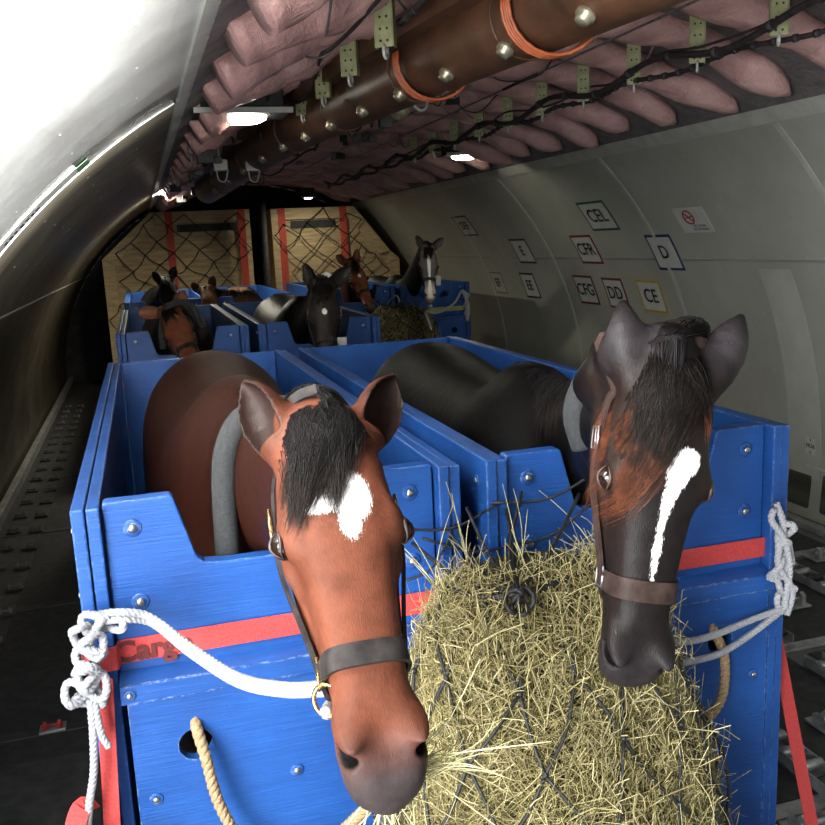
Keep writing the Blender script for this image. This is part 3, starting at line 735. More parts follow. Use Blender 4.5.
pallet(-.30, 1.66, 1.66, 4.50, 'flat metal pallet under the two front stalls')
# ------------------------------------------------------------------ text helper
def text_mesh(s, size, ext=.0006, align='CENTER', bold=0.):
    c = bpy.data.curves.new('t', 'FONT'); c.body = s; c.size = size; c.extrude = ext; c.align_x = align; c.align_y = 'CENTER'; c.resolution_u = 4; c.offset = bold
    o = bpy.data.objects.new('t', c); COL.objects.link(o); dg = bpy.context.evaluated_depsgraph_get(); me = bpy.data.meshes.new_from_object(o.evaluated_get(dg))
    vs = V([v.co[:] for v in me.vertices]) if len(me.vertices) else np.zeros((0, 3)); fs = [tuple(p.vertices) for p in me.polygons]
    bpy.data.objects.remove(o); bpy.data.curves.remove(c); return vs, fs
def place_text(mb, s, c, u, v, size, **kw):
    vs, fs = text_mesh(s, size, **kw); u, v = norm(u), norm(v); n = np.cross(u, v)
    mb.add([V(c)+u*p[0]+v*p[1]+n*p[2] for p in vs], fs)
# red strap round the two stalls
def wrap_strap(x0, x1, y0, y1, z, label, m=None, w=.026, text=None):
    mb = MB(); t = .0018
    pts = [(x0-.004, y0-.034, z), (x0+.057, y0-.034, z), (x0+.064, y0-.006, z), (x1-.055, y0-.008, z), (x1+.004, y0-.03, z), (x1+.004, y1+.006, z), (x0-.004, y1+.006, z), (x0-.004, y0-.034, z)]
    vs = []
    for i, p in enumerate(pts):
        for dz in (-w, w):
            for k in (0, 1):
                cx, cy = (x0+x1)/2, (y0+y1)/2; sx, sy = (1 if p[0] < cx else -1), (1 if p[1] < cy else -1)
                vs.append((p[0]+sx*t*k, p[1]+sy*t*k, p[2]+dz))
    fs = []
    for i in range(len(pts)-1):
        a, b = i*4, i*4+4; fs += [(a, a+2, b+2, b), (a+1, b+1, b+3, a+3), (a+2, a+3, b+3, b+2), (a, b, b+1, a+1)]
    mb.add(vs, fs); o = mb.build('cargo_strap', m or M_red); tag(o, label, 'strap')
    if text:
        b = MB(); place_text(b, text, (x0+.098, y0-.0095, z-.002), (1, 0, 0), (0, 0, 1), .064, ext=.0003, bold=.0022); b.build('lettering', M_print, o)
    return o
M_print = mat('faded_black_print', (.10, .012, .012), .8)
wrap_strap(-.180, 1.540, STY, STY+2.5, -.825, 'red webbing strap running level across both front stalls', text='M Cargo')
# tie-down straps to the floor
def tiedown(p, q, side, label, w=.024):
    p, q = V(p), V(q); mb = MB(); mb.tube([p, p*.5+q*.5+V([0, 0, -.004]), q], 1, flat=(w, .0015), up=side)
    o = mb.build('tie_down_strap', M_red); tag(o, label, 'strap'); b = MB()
    b.box(q[0]-.035, q[1]-.03, q[2]-.03, q[0]+.035, q[1]+.03, q[2]+.005, .006); b.build('floor_hook', M_steel, o); return o
tiedown((1.553, 1.95, -.95), (1.712, 1.80, -2.03), (.25, -1, .1), 'red tie-down strap slanting to the floor right of the front right stall')
t_ = tiedown((-.150, 1.83, -.86), (-.215, 1.76, -2.03), (-.2, -1, -.05), 'red tie-down strap with ratchet down the left front stall corner', .017)
mb = MB(); mb.tube(smooth_path([(-.205, 1.80, -1.13), (-.215, 1.775, -1.10), (-.232, 1.76, -1.13), (-.240, 1.75, -1.20), (-.235, 1.75, -1.3)], 5), 1, flat=(.020, .0016), up=(0, -1, .1)); mb.build('strap_loop', M_red, t_)
mb = MB()
for xx in (-.215, -.155): mb.prism([(1.70+.03*math.cos(a), -1.165+.03*math.sin(a)) for a in np.linspace(0, 2*PI, 14)[:-1]], 0, xx, xx+.004, .0005)
mb.lathe((-.215, 1.70, -1.165), (1, 0, 0), [(.016, 0), (.016, .06)], 14); mb.box(-.205, 1.70, -1.19, -.165, 1.77, -1.175, .002); mb.build('ratchet', M_brass, t_)
# ------------------------------------------------------------------ hay and net between the two front horses
def hay_mat(name, mul=1.):
    m = mat(name, (.3, .3, .1), .75, 0, .25); t = NT(m); r = t.attr('rnd'); n = t.noise(t.coord((1, 1, 1)), 9, 3)
    c = t.ramp(r, [(0, (.12*mul, .10*mul, .04*mul)), (.3, (.29*mul, .245*mul, .10*mul)), (.62, (.56*mul, .47*mul, .23*mul)), (.9, (.78*mul, .68*mul, .40*mul)), (1, (.82*mul, .76*mul, .50*mul))])
    c = t.mix(.35, c, t.ramp(n, [(.3, (.66, .70, .50)), (.7, (1.1, 1.08, 1.0))]), 'MULTIPLY'); t.set('Base Color', c)
    t.b.inputs['Subsurface Weight'].default_value = 0.; return m
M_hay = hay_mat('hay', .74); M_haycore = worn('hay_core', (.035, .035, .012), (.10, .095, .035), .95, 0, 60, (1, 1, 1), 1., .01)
M_cord = mat('black_cord', (.010, .010, .011), .6)
class Lump:
    """soft hanging bag: radius profile down its height"""
    def __init__(s, c, top, bot, prof, lean=(0, 0)): s.c = V(c); s.top, s.bot, s.prof, s.lean = top, bot, prof, lean
    def at(s, t, a, k=1.):
        z = s.top+(s.bot-s.top)*t; ts = [p[0] for p in s.prof]; rx = np.interp(t, ts, [p[1] for p in s.prof]); ry = np.interp(t, ts, [p[2] for p in s.prof])
        ox = np.interp(t, ts, [p[3] for p in s.prof]); oy = np.interp(t, ts, [p[4] for p in s.prof])
        b = 1+.06*np.sin(a*3+t*7)+.04*np.sin(a*7-t*13)
        return np.stack([s.c[0]+ox+rx*np.cos(a)*b*k, s.c[1]+oy-ry*np.sin(a)*b*k, z+0*a], -1)
def hay_bag(lump, n, label, cat_, length=(.04, .17), r0=.0010, seed=3, seg=6):
    mb = MB(); R, C = 26, 40; vs = []
    for i in range(R+1):
        t = i/R; a = np.linspace(0, 2*PI, C+1)[:-1]; vs += list(lump.at(np.full(C, t), a, .86))
    fs = [(i*C+j, i*C+(j+1) % C, (i+1)*C+(j+1) % C, (i+1)*C+j) for i in range(R) for j in range(C)]; fs += [tuple(range(C))[::-1], tuple(range(R*C, R*C+C))]
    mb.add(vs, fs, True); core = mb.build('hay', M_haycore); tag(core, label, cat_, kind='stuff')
    rng = np.random.default_rng(seed); t0 = rng.uniform(0, 1, n)**.9; a0 = rng.uniform(-.35, PI+.35, n)
    base = lump.at(t0, a0, 1.); tang = lump.at(t0, a0+.05, 1.)-base; tang /= np.linalg.norm(tang, axis=1)[:, None]
    nrm = base-np.stack([lump.c[0]+0*t0, lump.c[1]+0*t0+.0, base[:, 2]], 1); nrm /= np.linalg.norm(nrm, axis=1)[:, None]; up = np.cross(nrm, tang); up /= np.linalg.norm(up, axis=1)[:, None]
    th = rng.normal(PI/2, 1.0, n); dr = tang*np.cos(th)[:, None]+up*np.sin(th)[:, None]+nrm*(rng.normal(.10, .22, n))[:, None]
    dr /= np.linalg.norm(dr, axis=1)[:, None]
    L = rng.uniform(*length, n)*rng.choice([.6, 1., 1.], n); s = np.linspace(-.5, .5, seg)
    bend = rng.normal(0, .75, (n, 3)); off = rng.uniform(-.055, .022, n)+.03*(rng.uniform(0, 1, n) > .95)
    sd = np.cross(dr, nrm); wob = rng.normal(0, .07, (n, seg))
    P = base[:, None]+nrm[:, None]*off[:, None, None]+dr[:, None]*(L[:, None]*s)[:, :, None]+bend[:, None]*(L[:, None]*(s**2-.1))[:, :, None]+sd[:, None]*(L[:, None]*wob*.6)[:, :, None]
    tn = np.gradient(P, axis=1); tn /= np.linalg.norm(tn, axis=2)[:, :, None]+1e-9
    u = np.cross(tn, V([.31, .2, .93])); u /= np.linalg.norm(u, axis=2)[:, :, None]+1e-9; w = np.cross(tn, u)
    rr = (r0*rng.choice([.6, .8, 1., 1.5], n, p=[.3, .3, .3, .1]))[:, None, None]*np.interp(s, [-.5, .3, .5], [1, .9, .35])[None, :, None]
    ring = np.stack([P+rr*(u*math.cos(k)+w*math.sin(k)) for k in (0, 2.094, 4.189)], 2).reshape(-1, 3)
    j = (np.arange(n)[:, None]*3*seg+np.arange(seg-1)[None]*3).ravel(); fs = np.concatenate([np.stack([j+k, j+(k+1) % 3, j+3+(k+1) % 3, j+3+k], 1) for k in range(3)])
    o = mesh_np('stalks', ring, fs, M_hay, core, smooth=True); o['kind'] = 'stuff'
    at = o.data.attributes.new('rnd', 'FLOAT', 'POINT'); at.data.foreach_set('value', np.repeat(rng.beta(2.2, 2.0, n), 3*seg).astype(np.float32))
    return core
def hay_net(lump, label, knots, top=None, nearer=0, r=.0032, a_range=(-.15, PI+.15), nv=9, nh=7, seed=4, t0=.0):
    rng = np.random.default_rng(seed); mb = MB(); top = V(top) if top else lump.at(V([0.02]), V([PI/2]), 1.)[0]+V([0, -.02, .03])
    G = {}
    for i in range(nv+1):
        for j in range(nh+1):
            t = t0+(1-t0)*i/nv; a = a_range[0]+(a_range[1]-a_range[0])*(j+.5*(i % 2))/nh
            G[i, j] = lump.at(V([min(1, max(0, t+rng.normal(0, .012)))]), V([a+rng.normal(0, .05)]), 1.13)[0]
    def cord(p, q, sag=.006, rr=r): m_ = (V(p)+V(q))/2+V([rng.normal(0, sag), rng.normal(0, sag), -sag]); mb.tube(smooth_path([p, m_, q], 4), rr, 5)
    for (i, j), p in G.items():
        if i < nv:
            for q in ((i+1, j), (i+1, j+(1 if i % 2 else -1))):
                if q in G: cord(p, G[q])
        mb.lathe(p, (0, -1, 0), [(0, -.006), (.006, -.003), (.006, .003), (0, .006)], 6)
    for j in range(nh+1): cord(G[0, j], top, .01, r*1.2)
    net = mb.build('hay_net', M_cord); tag(net, label, 'net')
    b = MB()
    for k in knots: b.tube(smooth_path([top, (V(top)+V(k))/2+V([rng.normal(0, .01), 0, -.02]), k], 6), r*1.15, 6)
    for q in range(3): b.tube(loop(top+V([rng.normal(0, .012), -.005, rng.normal(0, .014)]), (1, 0, .3), (0, .3, 1), (.018, .022), rot=q), r*1.3, 6)
    b.build('draw_cord', M_cord, net); return net
lump1 = Lump((.74, 1.66, 0), -.70, -1.97, [(0, .17, .09, .0, .03), (.07, .24, .15, .0, .0), (.2, .29, .20, -.01, -.03), (.38, .35, .26, .0, -.08), (.6, .39, .28, .0, -.10), (.85, .38, .27, .0, -.10), (1, .25, .18, .0, -.05)])
hay_bag(lump1, 34000, 'heap of green and straw coloured hay between the two front horses', 'hay')
hay_net(lump1, 'black cord net tied over the big hay heap at the front', [(.630, 1.84, -.64), (.655, 1.83, -.60), (.755, 1.84, -.62), (.79, 1.83, -.58), (.93, 1.82, -.60), (1.00, 1.80, -.80), (.52, 1.82, -.66), (.56, 1.84, -.76)], (.655, 1.545, -.695), r=.0038)
# loose cords between the posts and stray stalks hanging on them
mb = MB(); rg = np.random.default_rng(11)
for p, q in (((.50, 1.83, -.63), (.74, 1.84, -.60)), ((.55, 1.84, -.66), (.80, 1.83, -.70)), ((.72, 1.84, -.60), (.97, 1.81, -.55)), ((.50, 1.83, -.75), (.62, 1.84, -.66)), ((.74, 1.82, -.70), (.96, 1.81, -.62)), ((.97, 1.81, -.55), (.99, 1.78, -.76)), ((.60, 1.83, -.64), (.72, 1.72, -.74))):
    mb.tube(smooth_path([p, (V(p)+V(q))/2+V([0, -.01, -.025]), q], 6), .0034, 6)
tag(mb.build('black_rope', M_cord), 'black cords tied across the gap between the two front stalls', 'cord')

# hay in the brown horse's mouth and long stems caught in the net cords
def tuft(name, label, starts, n, m, seed, L=(.08, .17), r=.0012, cat='hay'):
    rng = np.random.default_rng(seed); mb = MB()
    for i in range(n):
        p, d = starts[i % len(starts)]; p = V(p)+rng.normal(0, .008, 3); d = norm(V(d)+rng.normal(0, .32, 3)); l = rng.uniform(*L); b = rng.normal(0, .25, 3)
        mb.tube([p+d*l*q+b*l*q*q for q in np.linspace(0, 1, 7)], [r*k for k in np.linspace(1, .5, 7)], 4)
    return tag(mb.build(name, m), label, cat, kind='stuff')
M_stem = worn('pale_hay_stem', (.38, .35, .16), (.60, .55, .32), .6, 0, 30)
tuft('hay_wisp', 'pale hay stalks sticking out of the mouth of the brown horse', [(pose1.w(.56, -.10, .045), CAM@V([1, -.35, .1])), (pose1.w(.54, -.10, .045), CAM@V([.9, .1, .1])), (pose1.w(.57, -.11, .0), CAM@V([.1, 1, 0]))], 40, M_stem, 2)
tuft('loose_stems', 'long pale stems caught in the black cords above the hay', [((.62, 1.72, -.72), (-.1, -.1, 1)), ((.72, 1.70, -.73), (.2, 0, 1)), ((.55, 1.74, -.74), (-.5, 0, .8)), ((.95, 1.76, -.74), (.1, 0, 1))], 22, M_stem, 5, (.10, .22), .0013)
# ------------------------------------------------------------------ the aircraft hold
FL = -2.1; YB, YE = -.35, 16.0
CR, CL, CT, RW, RT = (1.41, -1.65), (1.71, -2.05), (1.85, -2.09), 3.05, 3.14
def wr(th, y, off=0.):   # right wall: th degrees from straight up; off = into the hold
    a = math.radians(th); return V([CR[0]+(RW-off)*math.sin(a), y, CR[1]+(RW-off)*math.cos(a)])
def wl(th, y, off=0.):
    a = math.radians(th); return V([CL[0]-(RW-off)*math.sin(a), y, CL[1]+(RW-off)*math.cos(a)])
def ct(x, y, off=0.):    # ceiling arch at x
    s = (x-CT[0])/RT; c = math.sqrt(max(0, 1-s*s)); return V([CT[0]+(RT-off)*s, y, CT[1]+(RT-off)*c])
M_lining = mat('grey_green_lining', (.25, .255, .20), .42, .0, .5); t = NT(M_lining)
_v = t.coord((1, 1, 1)); _n = t.noise(_v, 1.6, 5); _g = t.noise(_v, 9, 6, .65)
t.set('Base Color', t.mix(t.math('MULTIPLY', t.ramp(_g, [(.55, 0), (.75, 1)]), .25), t.ramp(_n, [(.3, (.33, .335, .28)), (.7, (.43, .435, .37))]), (.28, .25, .18)))
t.set('Roughness', t.math('MULTIPLY_ADD', _g, .25, .30)); t.set('Normal', t.bump(_n, .12, .02))
M_silver = mat('silver_lining', (.55, .56, .55), .33, .35, .5); t = NT(M_silver)
_v = t.coord((1, 1, 1)); _n = t.noise(_v, 2.2, 6, .6); _s = t.noise(t.coord((14, 1.2, 14)), 2, 5, .7)
t.set('Base Color', t.mix(t.math('MULTIPLY', t.ramp(_s, [(.5, 0), (.8, 1)]), .3), t.ramp(_n, [(.3, (.42, .42, .40)), (.7, (.62, .63, .62))]), (.36, .30, .20)))
t.set('Roughness', t.math('MULTIPLY_ADD', _n, .35, .16)); t.set('Normal', t.bump(_n, .15, .02, t.bump(_s, .08, .01)))
M_bronze = worn('bronze_grey_lining', (.065, .057, .042), (.14, .125, .09), .42, .35, 2.5, (1, 1, 1), .15, .01)
M_strip = worn('seam_strip_paint', (.42, .43, .40), (.56, .57, .54), .38, .2, 5)
M_rivet = mat('rivet', (.6, .6, .56), .3, .6)
M_dark = worn('dark_ceiling', (.010, .010, .010), (.035, .032, .030), .8, 0, 6)
M_bandm = worn('grey_insulation', (.13, .115, .12), (.22, .19, .195), .6, 0, 12, (1, 1, 1), .6, .02)
M_floor = worn('floor_panel', (.085, .088, .085), (.19, .195, .19), .5, .3, 5, (1, 1, 1), .2, .003)
M_track = worn('track_metal', (.26, .265, .265), (.52, .53, .53), .42, .5, 18)
M_shadetrack = worn('shaded_track_metal', (.030, .031, .030), (.07, .072, .07), .6, .2, 14)  # track metal again, darkened to put the left side's shade into the colour
M_black = worn('black_rubber', (.018, .018, .019), (.045, .045, .046), .7, 0, 20)
def arc_shell(fn, a0, a1, na, ys, thick, m, name, rivets=None):
    mb = MB(); A = np.linspace(a0, a1, na+1); vs = []
    for y in ys:
        for a in A: vs.append(fn(a, y, 0))
    k = na+1; n0 = len(vs)
    for y in ys:
        for a in A: vs.append(fn(a, y, -thick))
    fs = []
    for i in range(len(ys)-1):
        for j in range(na):
            q = i*k+j; fs += [(q, q+1, q+k+1, q+k), (n0+q, n0+q+k, n0+q+k+1, n0+q+1)]
    e = (len(ys)-1)*k
    for j in range(na): fs += [(j, n0+j, n0+j+1, j+1), (e+j, e+j+1, n0+e+j+1, n0+e+j)]
    for i in range(len(ys)-1): fs += [(i*k, i*k+k, n0+i*k+k, n0+i*k), (i*k+na, n0+i*k+na, n0+i*k+k+na, i*k+k+na)]
    mb.add(vs, fs, True)
    # frame strips and panel joints stay part of the lining
    return mb
def rivet(mb, c, n, r=.006):
    c = V(c); n = norm(n); ref = V([0, 1, 0]); u = np.cross(n, ref); u /= np.linalg.norm(u)
    vs = [c+n*r*.6]+[c+(ref*math.cos(q)+u*math.sin(q))*r for q in np.arange(6)*PI/3]; mb.add(vs, [(0, 1+i, 1+(i+1) % 6) for i in range(6)], True)
def strip(mb, fn, a0, a1, y0, y1, off=.004, n=40, m=1):
    """thin raised strip following the arc"""
    mb.cur = m; A = np.linspace(a0, a1, n+1); vs, fs = [], []
    for a in A: vs += [fn(a, y0, off), fn(a, y1, off), fn(a, y0, -.001), fn(a, y1, -.001)]
    for i in range(n):
        q = i*4; fs += [(q, q+1, q+5, q+4), (q, q+4, q+6, q+2), (q+1, q+3, q+7, q+5)]
    fs += [(0, 2, 3, 1), (n*4, n*4+1, n*4+3, n*4+2)]
    mb.add(vs, fs, False); mb.cur = 0
ys = list(np.linspace(YB, YE, 34))
mb = arc_shell(wr, 40.3, 99.5, 40, ys, .04, None, '')
for y in (2.4, 4.45, 6.50, 8.60, 10.7, 12.8, 14.9): strip(mb, wr, 43.8, 99, y-.022, y+.022)
strip(mb, wr, 40.3, 43.5, YB, YE, .010, 4, 1)
strip(mb, wr, 62.6, 62.9, YB, YE, .003, 1, 2); strip(mb, wr, 91.2, 91.5, YB, YE, .004, 1, 1)
strip(mb, wr, 64, 93, 5.05, 5.38, .002, 20, 3)   # lighter patch panel
mb.cur = 2
for y in np.arange(1.0, 15.5, .24):
    for th in (43.0, 62.2): p = wr(th, y, .011 if th < 44 else .001); rivet(mb, p, (CR[0]-p[0], 0, CR[1]-p[2]))
for y in np.arange(1.35, 15, 1.03):
    for th in np.arange(46, 98, 4.1): p = wr(th, y, .001); rivet(mb, p, (CR[0]-p[0], 0, CR[1]-p[2]))
M_patch = worn('lighter_lining_patch', (.43, .44, .38), (.50, .51, .45), .45, 0, 5)
M_joint = worn('joint_strip', (.42, .425, .37), (.54, .54, .48), .45, 0, 8)
o = mb.build('wall_right', mats=[M_lining, M_joint, M_rivet, M_patch]); o['kind'] = 'structure'
YL = 1.15      # the side door opening ends here
mb = arc_shell(wl, 27.6, 93, 40, [YL, 1.6, 2.1, 2.6, 3.1, 3.6, 4.05], .04, None, '')
_k = len(mb.f); _m2 = arc_shell(wl, 27.6, 93, 40, [4.05]+[y for y in ys if y > 4.2], .04, None, ''); mb.cur = 3; mb.add(_m2.v, _m2.f, True); mb.cur = 0
for y in (4.05,): strip(mb, wl, 29.5, 92, y-.014, y+.014, .004, 40, 1 if abs(y-4.05) < .1 else 0)
strip(mb, wl, 27.6, 29.3, YL, YE, .012, 4, 1); strip(mb, wl, 56, 56.3, YL, YE, .003, 1, 1)
mb.cur = 2
for y in np.arange(1.3, 15.5, .2): p = wl(28.4, y, .013); rivet(mb, p, (CL[0]-p[0], 0, CL[1]-p[2]), .008)
for y in np.arange(1.2, 15, .52):
    for th in np.arange(33, 90, 5.3): p = wl(th, y+.1*((th*7) % 3), .001); rivet(mb, p, (CL[0]-p[0], 0, CL[1]-p[2]))
o = mb.build('wall_left', mats=[M_silver, M_strip, M_rivet, M_bronze]); o['kind'] = 'structure'
# ceiling
x0c, x1c = .27, 3.42; mb = MB(); N_ = 40; vs, fs = [], []
for y in ys:
    for i in range(N_+1): x = x0c+(x1c-x0c)*i/N_; vs.append(ct(x, y))
n0 = len(vs)
for y in ys:
    for i in range(N_+1): x = x0c+(x1c-x0c)*i/N_; vs.append(ct(x, y, -.05))
k = N_+1
for i in range(len(ys)-1):
    for j in range(N_): q = i*k+j; fs += [(q, q+k, q+k+1, q+1), (n0+q, n0+q+1, n0+q+k+1, n0+q+k)]
mb.add(vs, fs, True); o = mb.build('ceiling', M_bandm); o['kind'] = 'structure'
# rear bulkhead
mb = MB(); pts = [tuple(wl(a, 0)[[0, 2]]) for a in np.linspace(92, 27.6, 20)]+[tuple(ct(x, 0)[[0, 2]]) for x in np.linspace(.35, 3.35, 12)]+[tuple(wr(a, 0)[[0, 2]]) for a in np.linspace(40.3, 98, 20)]
mb.prism(pts, 1, YE-.02, YE+.04); o = mb.build('wall_back', M_dark); o['kind'] = 'structure'
# floor with grey panels and black mats
mb = MB(); mb.box(-1.40, YB, FL-.08, 4.46, YE, FL)
mb.cur = 1
for y in np.arange(.3, 15.2, 1.06):
    for xa, xb in ((1.74, 2.22), (2.34, 2.86), (2.98, 3.54), (3.66, 4.15),): mb.box(xa, y+.05, FL-.001, xb, y+.98, FL+.006, .002)
mb.cur = 2
for y in np.arange(.3, 15.2, 1.06): mb.box(1.70, y-.035, FL, 4.2, y+.035, FL+.012, .002); 
mb.cur = 1; mb.box(-1.39, YB, FL, -.30, YE, FL+.006, .001); mb.cur = 3  # left floor blackened so its colour carries the shade there
for y in (1.9, 2.95, 4.02, 5.6, 7.2, 9.0, 11.): mb.box(-1.2, y-.03, FL, -.3, y+.03, FL+.012, .002)
mb.box(-1.16, YB, FL, -.92, YE, FL+.009, .002); mb.box(-.80, 2.4, FL, -.34, 3.78, FL+.009, .002)
o = mb.build('floor', mats=[M_floor, M_black, M_track, M_shadetrack]); o['kind'] = 'structure'
# roller trays on the right
M_redlatch = worn('red_latch_paint', (.25, .01, .012), (.42, .02, .02), .5, 0, 20)
def roller_tray(x, y0, y1, label):
    root = empty('roller_tray', (x, (y0+y1)/2, FL+.012), label, 'roller tray', 'roller trays on the floor')
    mb = MB(); w = .055
    mb.box(x-w, y0, FL+.012, x+w, y1, FL+.018); mb.box(x-w, y0, FL+.018, x-w+.006, y1, FL+.062, .001); mb.box(x+w-.006, y0, FL+.018, x+w, y1, FL+.062, .001)
    mb.build('channel', M_track, root); n = 0
    for y in np.arange(y0+.06, y1-.03, .105):
        b = MB(); b.lathe((x-w+.006, y, FL+.052), (1, 0, 0), [(.004, 0), (.021, .001), (.021, 2*w-.013), (.004, 2*w-.012)], 10); b.build('roller', M_track if n % 5 else M_black, root); n += 1
        if n > 40: break
for k_, xx in enumerate((1.98+.30, 2.92, 3.60)):
    for j_, (ya, yb) in enumerate(((1.35, 3.3), (3.5, 5.5), (5.7, 7.7))): roller_tray(xx, ya, yb, 'floor roller tray with a row of metal rollers right of the stalls')
def latch(x, y, s=1., label='folding metal cargo latch on the right hand floor', grp='cargo latches on the right', red=False, dim=False):
    root = empty('cargo_latch', (x, y, FL+.012), label, 'latch', grp); z = FL+.012
    mb = MB(); mb.box(x-.07*s, y-.045*s, z, x+.07*s, y+.045*s, z+.012, .002); mb.build('base_plate', M_shadetrack if dim else M_track, root)
    mb = MB(); mb.prism([(y-.035*s, z+.012), (y-.035*s, z+.05*s), (y-.015*s, z+.062*s), (y+.012*s, z+.03*s), (y+.035*s, z+.026*s), (y+.035*s, z+.012)], 0, x-.05*s, x-.03*s, .002)
    mb.prism([(y-.035*s, z+.012), (y-.035*s, z+.05*s), (y-.015*s, z+.062*s), (y+.012*s, z+.03*s), (y+.035*s, z+.026*s), (y+.035*s, z+.012)], 0, x+.03*s, x+.05*s, .002)
    mb.lathe((x-.055*s, y-.02*s, z+.036*s), (1, 0, 0), [(.008*s, 0), (.008*s, .11*s)], 8); mb.build('pawl', M_redlatch if red else (M_bandm if dim else M_track), root)
    return root
L0 = latch(3.26, 3.2, 1.35)
for y in np.arange(2.3, 7.6, .53):
    for xx in (1.84, 2.08, 2.60, 3.26, 3.95):
        if (xx, round(y, 2)) == (3.26, 3.2): continue
        c = copy_tree(L0); c.location = (xx+.02*math.sin(y*5), y, FL+.012)
latch(1.79, 1.95, 1., 'red cargo latch on the floor beside the right tie-down strap', None, True)
L1 = latch(-.96, 2.6, .75, 'small cargo latch in the row along the left wall', 'small cargo latches along the left wall', dim=True)  # left latches coloured darker to stand for shade
for y in np.arange(2.6, 13.5, .42):
    for dx in (0, -.16):
        if y < 2.61 and dx == 0: continue
        c = copy_tree(L1); c.location = (-.96+dx*1.0, y+.04*(dx != 0), FL+.012)
latch(-.57, 4.02, .8, 'red cargo latch in the cross track at the left edge of the floor', None, True)
# rub rail
mb = MB(); mb.box(-1.30, YB, FL, -1.24, YE, FL+.09, .005); o = mb.build('trim_1', M_track); o['kind'] = 'structure'
mb = MB(); mb.box(4.24, YB, FL, 4.30, YE, FL+.05, .005); o = mb.build('trim_2', M_track); o['kind'] = 'structure'

# ------------------------------------------------------------------ signs on the right wall
M_sign = worn('placard_white', (.50, .51, .47), (.60, .60, .56), .4, 0, 10)
M_ink = mat('black_ink', (.015, .015, .018), .6)
def frame_on(fn, ctr, th, y, lsign=1):
    p = fn(th, y); n = norm(V([ctr[0]-p[0], 0, ctr[1]-p[2]])); u = V([0, -1., 0])*lsign; v = np.cross(n, u); return p, u, v, n
def wall_sign(text, th, y, w, h, col, label, size=None, faint=False):
    p, u, v, n = frame_on(wr, CR, th, y); M_f = mat('sign_frame_'+label.split()[0], col, .5)
    mb = MB(); k = 8
    for i, (m_, ww, hh, off) in enumerate(((0, w, h, .0035), (1, w-.046, h-.046, .005))):
        mb.cur = m_; vs, fs = [], []
        for j in range(k+1):
            q = -hh/2+hh*j/k; a = th-math.degrees(q/RW); b = wr(a, y, off); bb = wr(a, y, off-.003)
            vs += [b-u*ww/2, b+u*ww/2, bb-u*ww/2, bb+u*ww/2]
        for j in range(k): q = j*4; fs += [(q, q+1, q+5, q+4), (q, q+4, q+6, q+2), (q+1, q+3, q+7, q+5)]
        fs += [(0, 2, 3, 1), (k*4, k*4+1, k*4+3, k*4+2)]
        mb.add(vs, fs)
    o = mb.build('wall_sign', mats=[M_f, M_sign if not faint else M_joint]); tag(o, label, 'sign')
    b = MB(); place_text(b, text, p+n*.009, u, v, size or .16, ext=.0004, bold=.002); b.build('lettering', M_ink, o); return o
C_red, C_blk, C_grn, C_blu, C_yel = (.16, .02, .025), (.03, .03, .035), (.02, .09, .07), (.015, .03, .12), (.50, .33, .04)
wall_sign('CEL', 54.3, 7.20, .48, .31, C_grn, 'green framed wall sign reading CEL', .19)
wall_sign('CFR', 60.9, 7.77, .42, .31, C_red, 'red framed wall sign reading CFR', .18)
wall_sign('D', 61.5, 6.46, .37, .33, C_blu, 'blue framed wall sign reading D', .17)
wall_sign('CFG', 69.3, 8.14, .40, .31, C_red, 'red framed wall sign reading CFG', .18)
wall_sign('DD', 69.5, 7.56, .37, .31, C_red, 'dark red framed wall sign reading DD', .18)
wall_sign('CE', 69.5, 6.94, .38, .31, C_yel, 'yellow framed wall sign reading CE', .18)
wall_sign('E', 61.2, 9.28, .44, .31, C_blk, 'black framed wall sign reading E', .17)
wall_sign('EE', 69.4, 9.50, .38, .31, C_blk, 'black framed wall sign reading EE', .17)
wall_sign('EF', 69.4, 10.45, .36, .29, (.2, .2, .16), 'faded wall sign reading EF', .16, True)
wall_sign('DEF', 54.2, 10.55, .48, .30, C_blk, 'dark wall sign reading DEF high on the right wall', .16, True)
# no smoking notice
p, u, v, n = frame_on(wr, CR, 56.2, 5.86); mb = MB(); q = [p+n*.004+u*a+v*b for a, b in ((-.19, -.11), (.19, -.11), (.19, .11), (-.19, .11))]
mb.add(q+[x-n*.006 for x in q], [(0, 1, 2, 3), (4, 7, 6, 5), (0, 4, 5, 1), (1, 5, 6, 2), (2, 6, 7, 3), (3, 7, 4, 0)])
o = mb.build('notice', M_sign); tag(o, 'white no smoking notice on the right wall', 'sign')
M_redink = mat('red_ink', (.30, .02, .02), .5)
b = MB(); b.torus(p+n*.006+v*.028-u*.03, n, .058, .006, 28, 6); b.tube([p+n*.006+v*(.028+.04)-u*(.03+.04), p+n*.006+v*(.028-.04)+u*(.04-.03)], .005, 6); b.build('prohibition_ring', M_redink, o)
b = MB(); b.tube([p+n*.006+v*.02-u*.075, p+n*.006+v*.034+u*.012], .0045, 6)
place_text(b, 'NO FUMAR\nNO SMOKING', p+n*.006-v*.065+u*.055, u, v, .030, ext=.0003); b.build('lettering', M_ink, o)
p, u, v, n = frame_on(wr, CR, 88.6, 5.15); mb = MB(); q = [p+n*.003+u*a+v*b for a, b in ((-.05, -.06), (.05, -.06), (.05, .06), (-.05, .06))]
mb.add(q+[x-n*.005 for x in q], [(0, 1, 2, 3), (4, 7, 6, 5), (0, 4, 5, 1), (1, 5, 6, 2), (2, 6, 7, 3), (3, 7, 4, 0)])
o = mb.build('frame_marker', M_sign); tag(o, 'small white marker reading FR36 low on the right wall', 'sign')
b = MB(); place_text(b, 'FR36', p+n*.0035, u, v, .042, ext=.0003, bold=.0008)
for s in (-1, 1): b.tube([p+n*.004+v*s*.035, p+n*.004+v*s*.055], .003, 5)
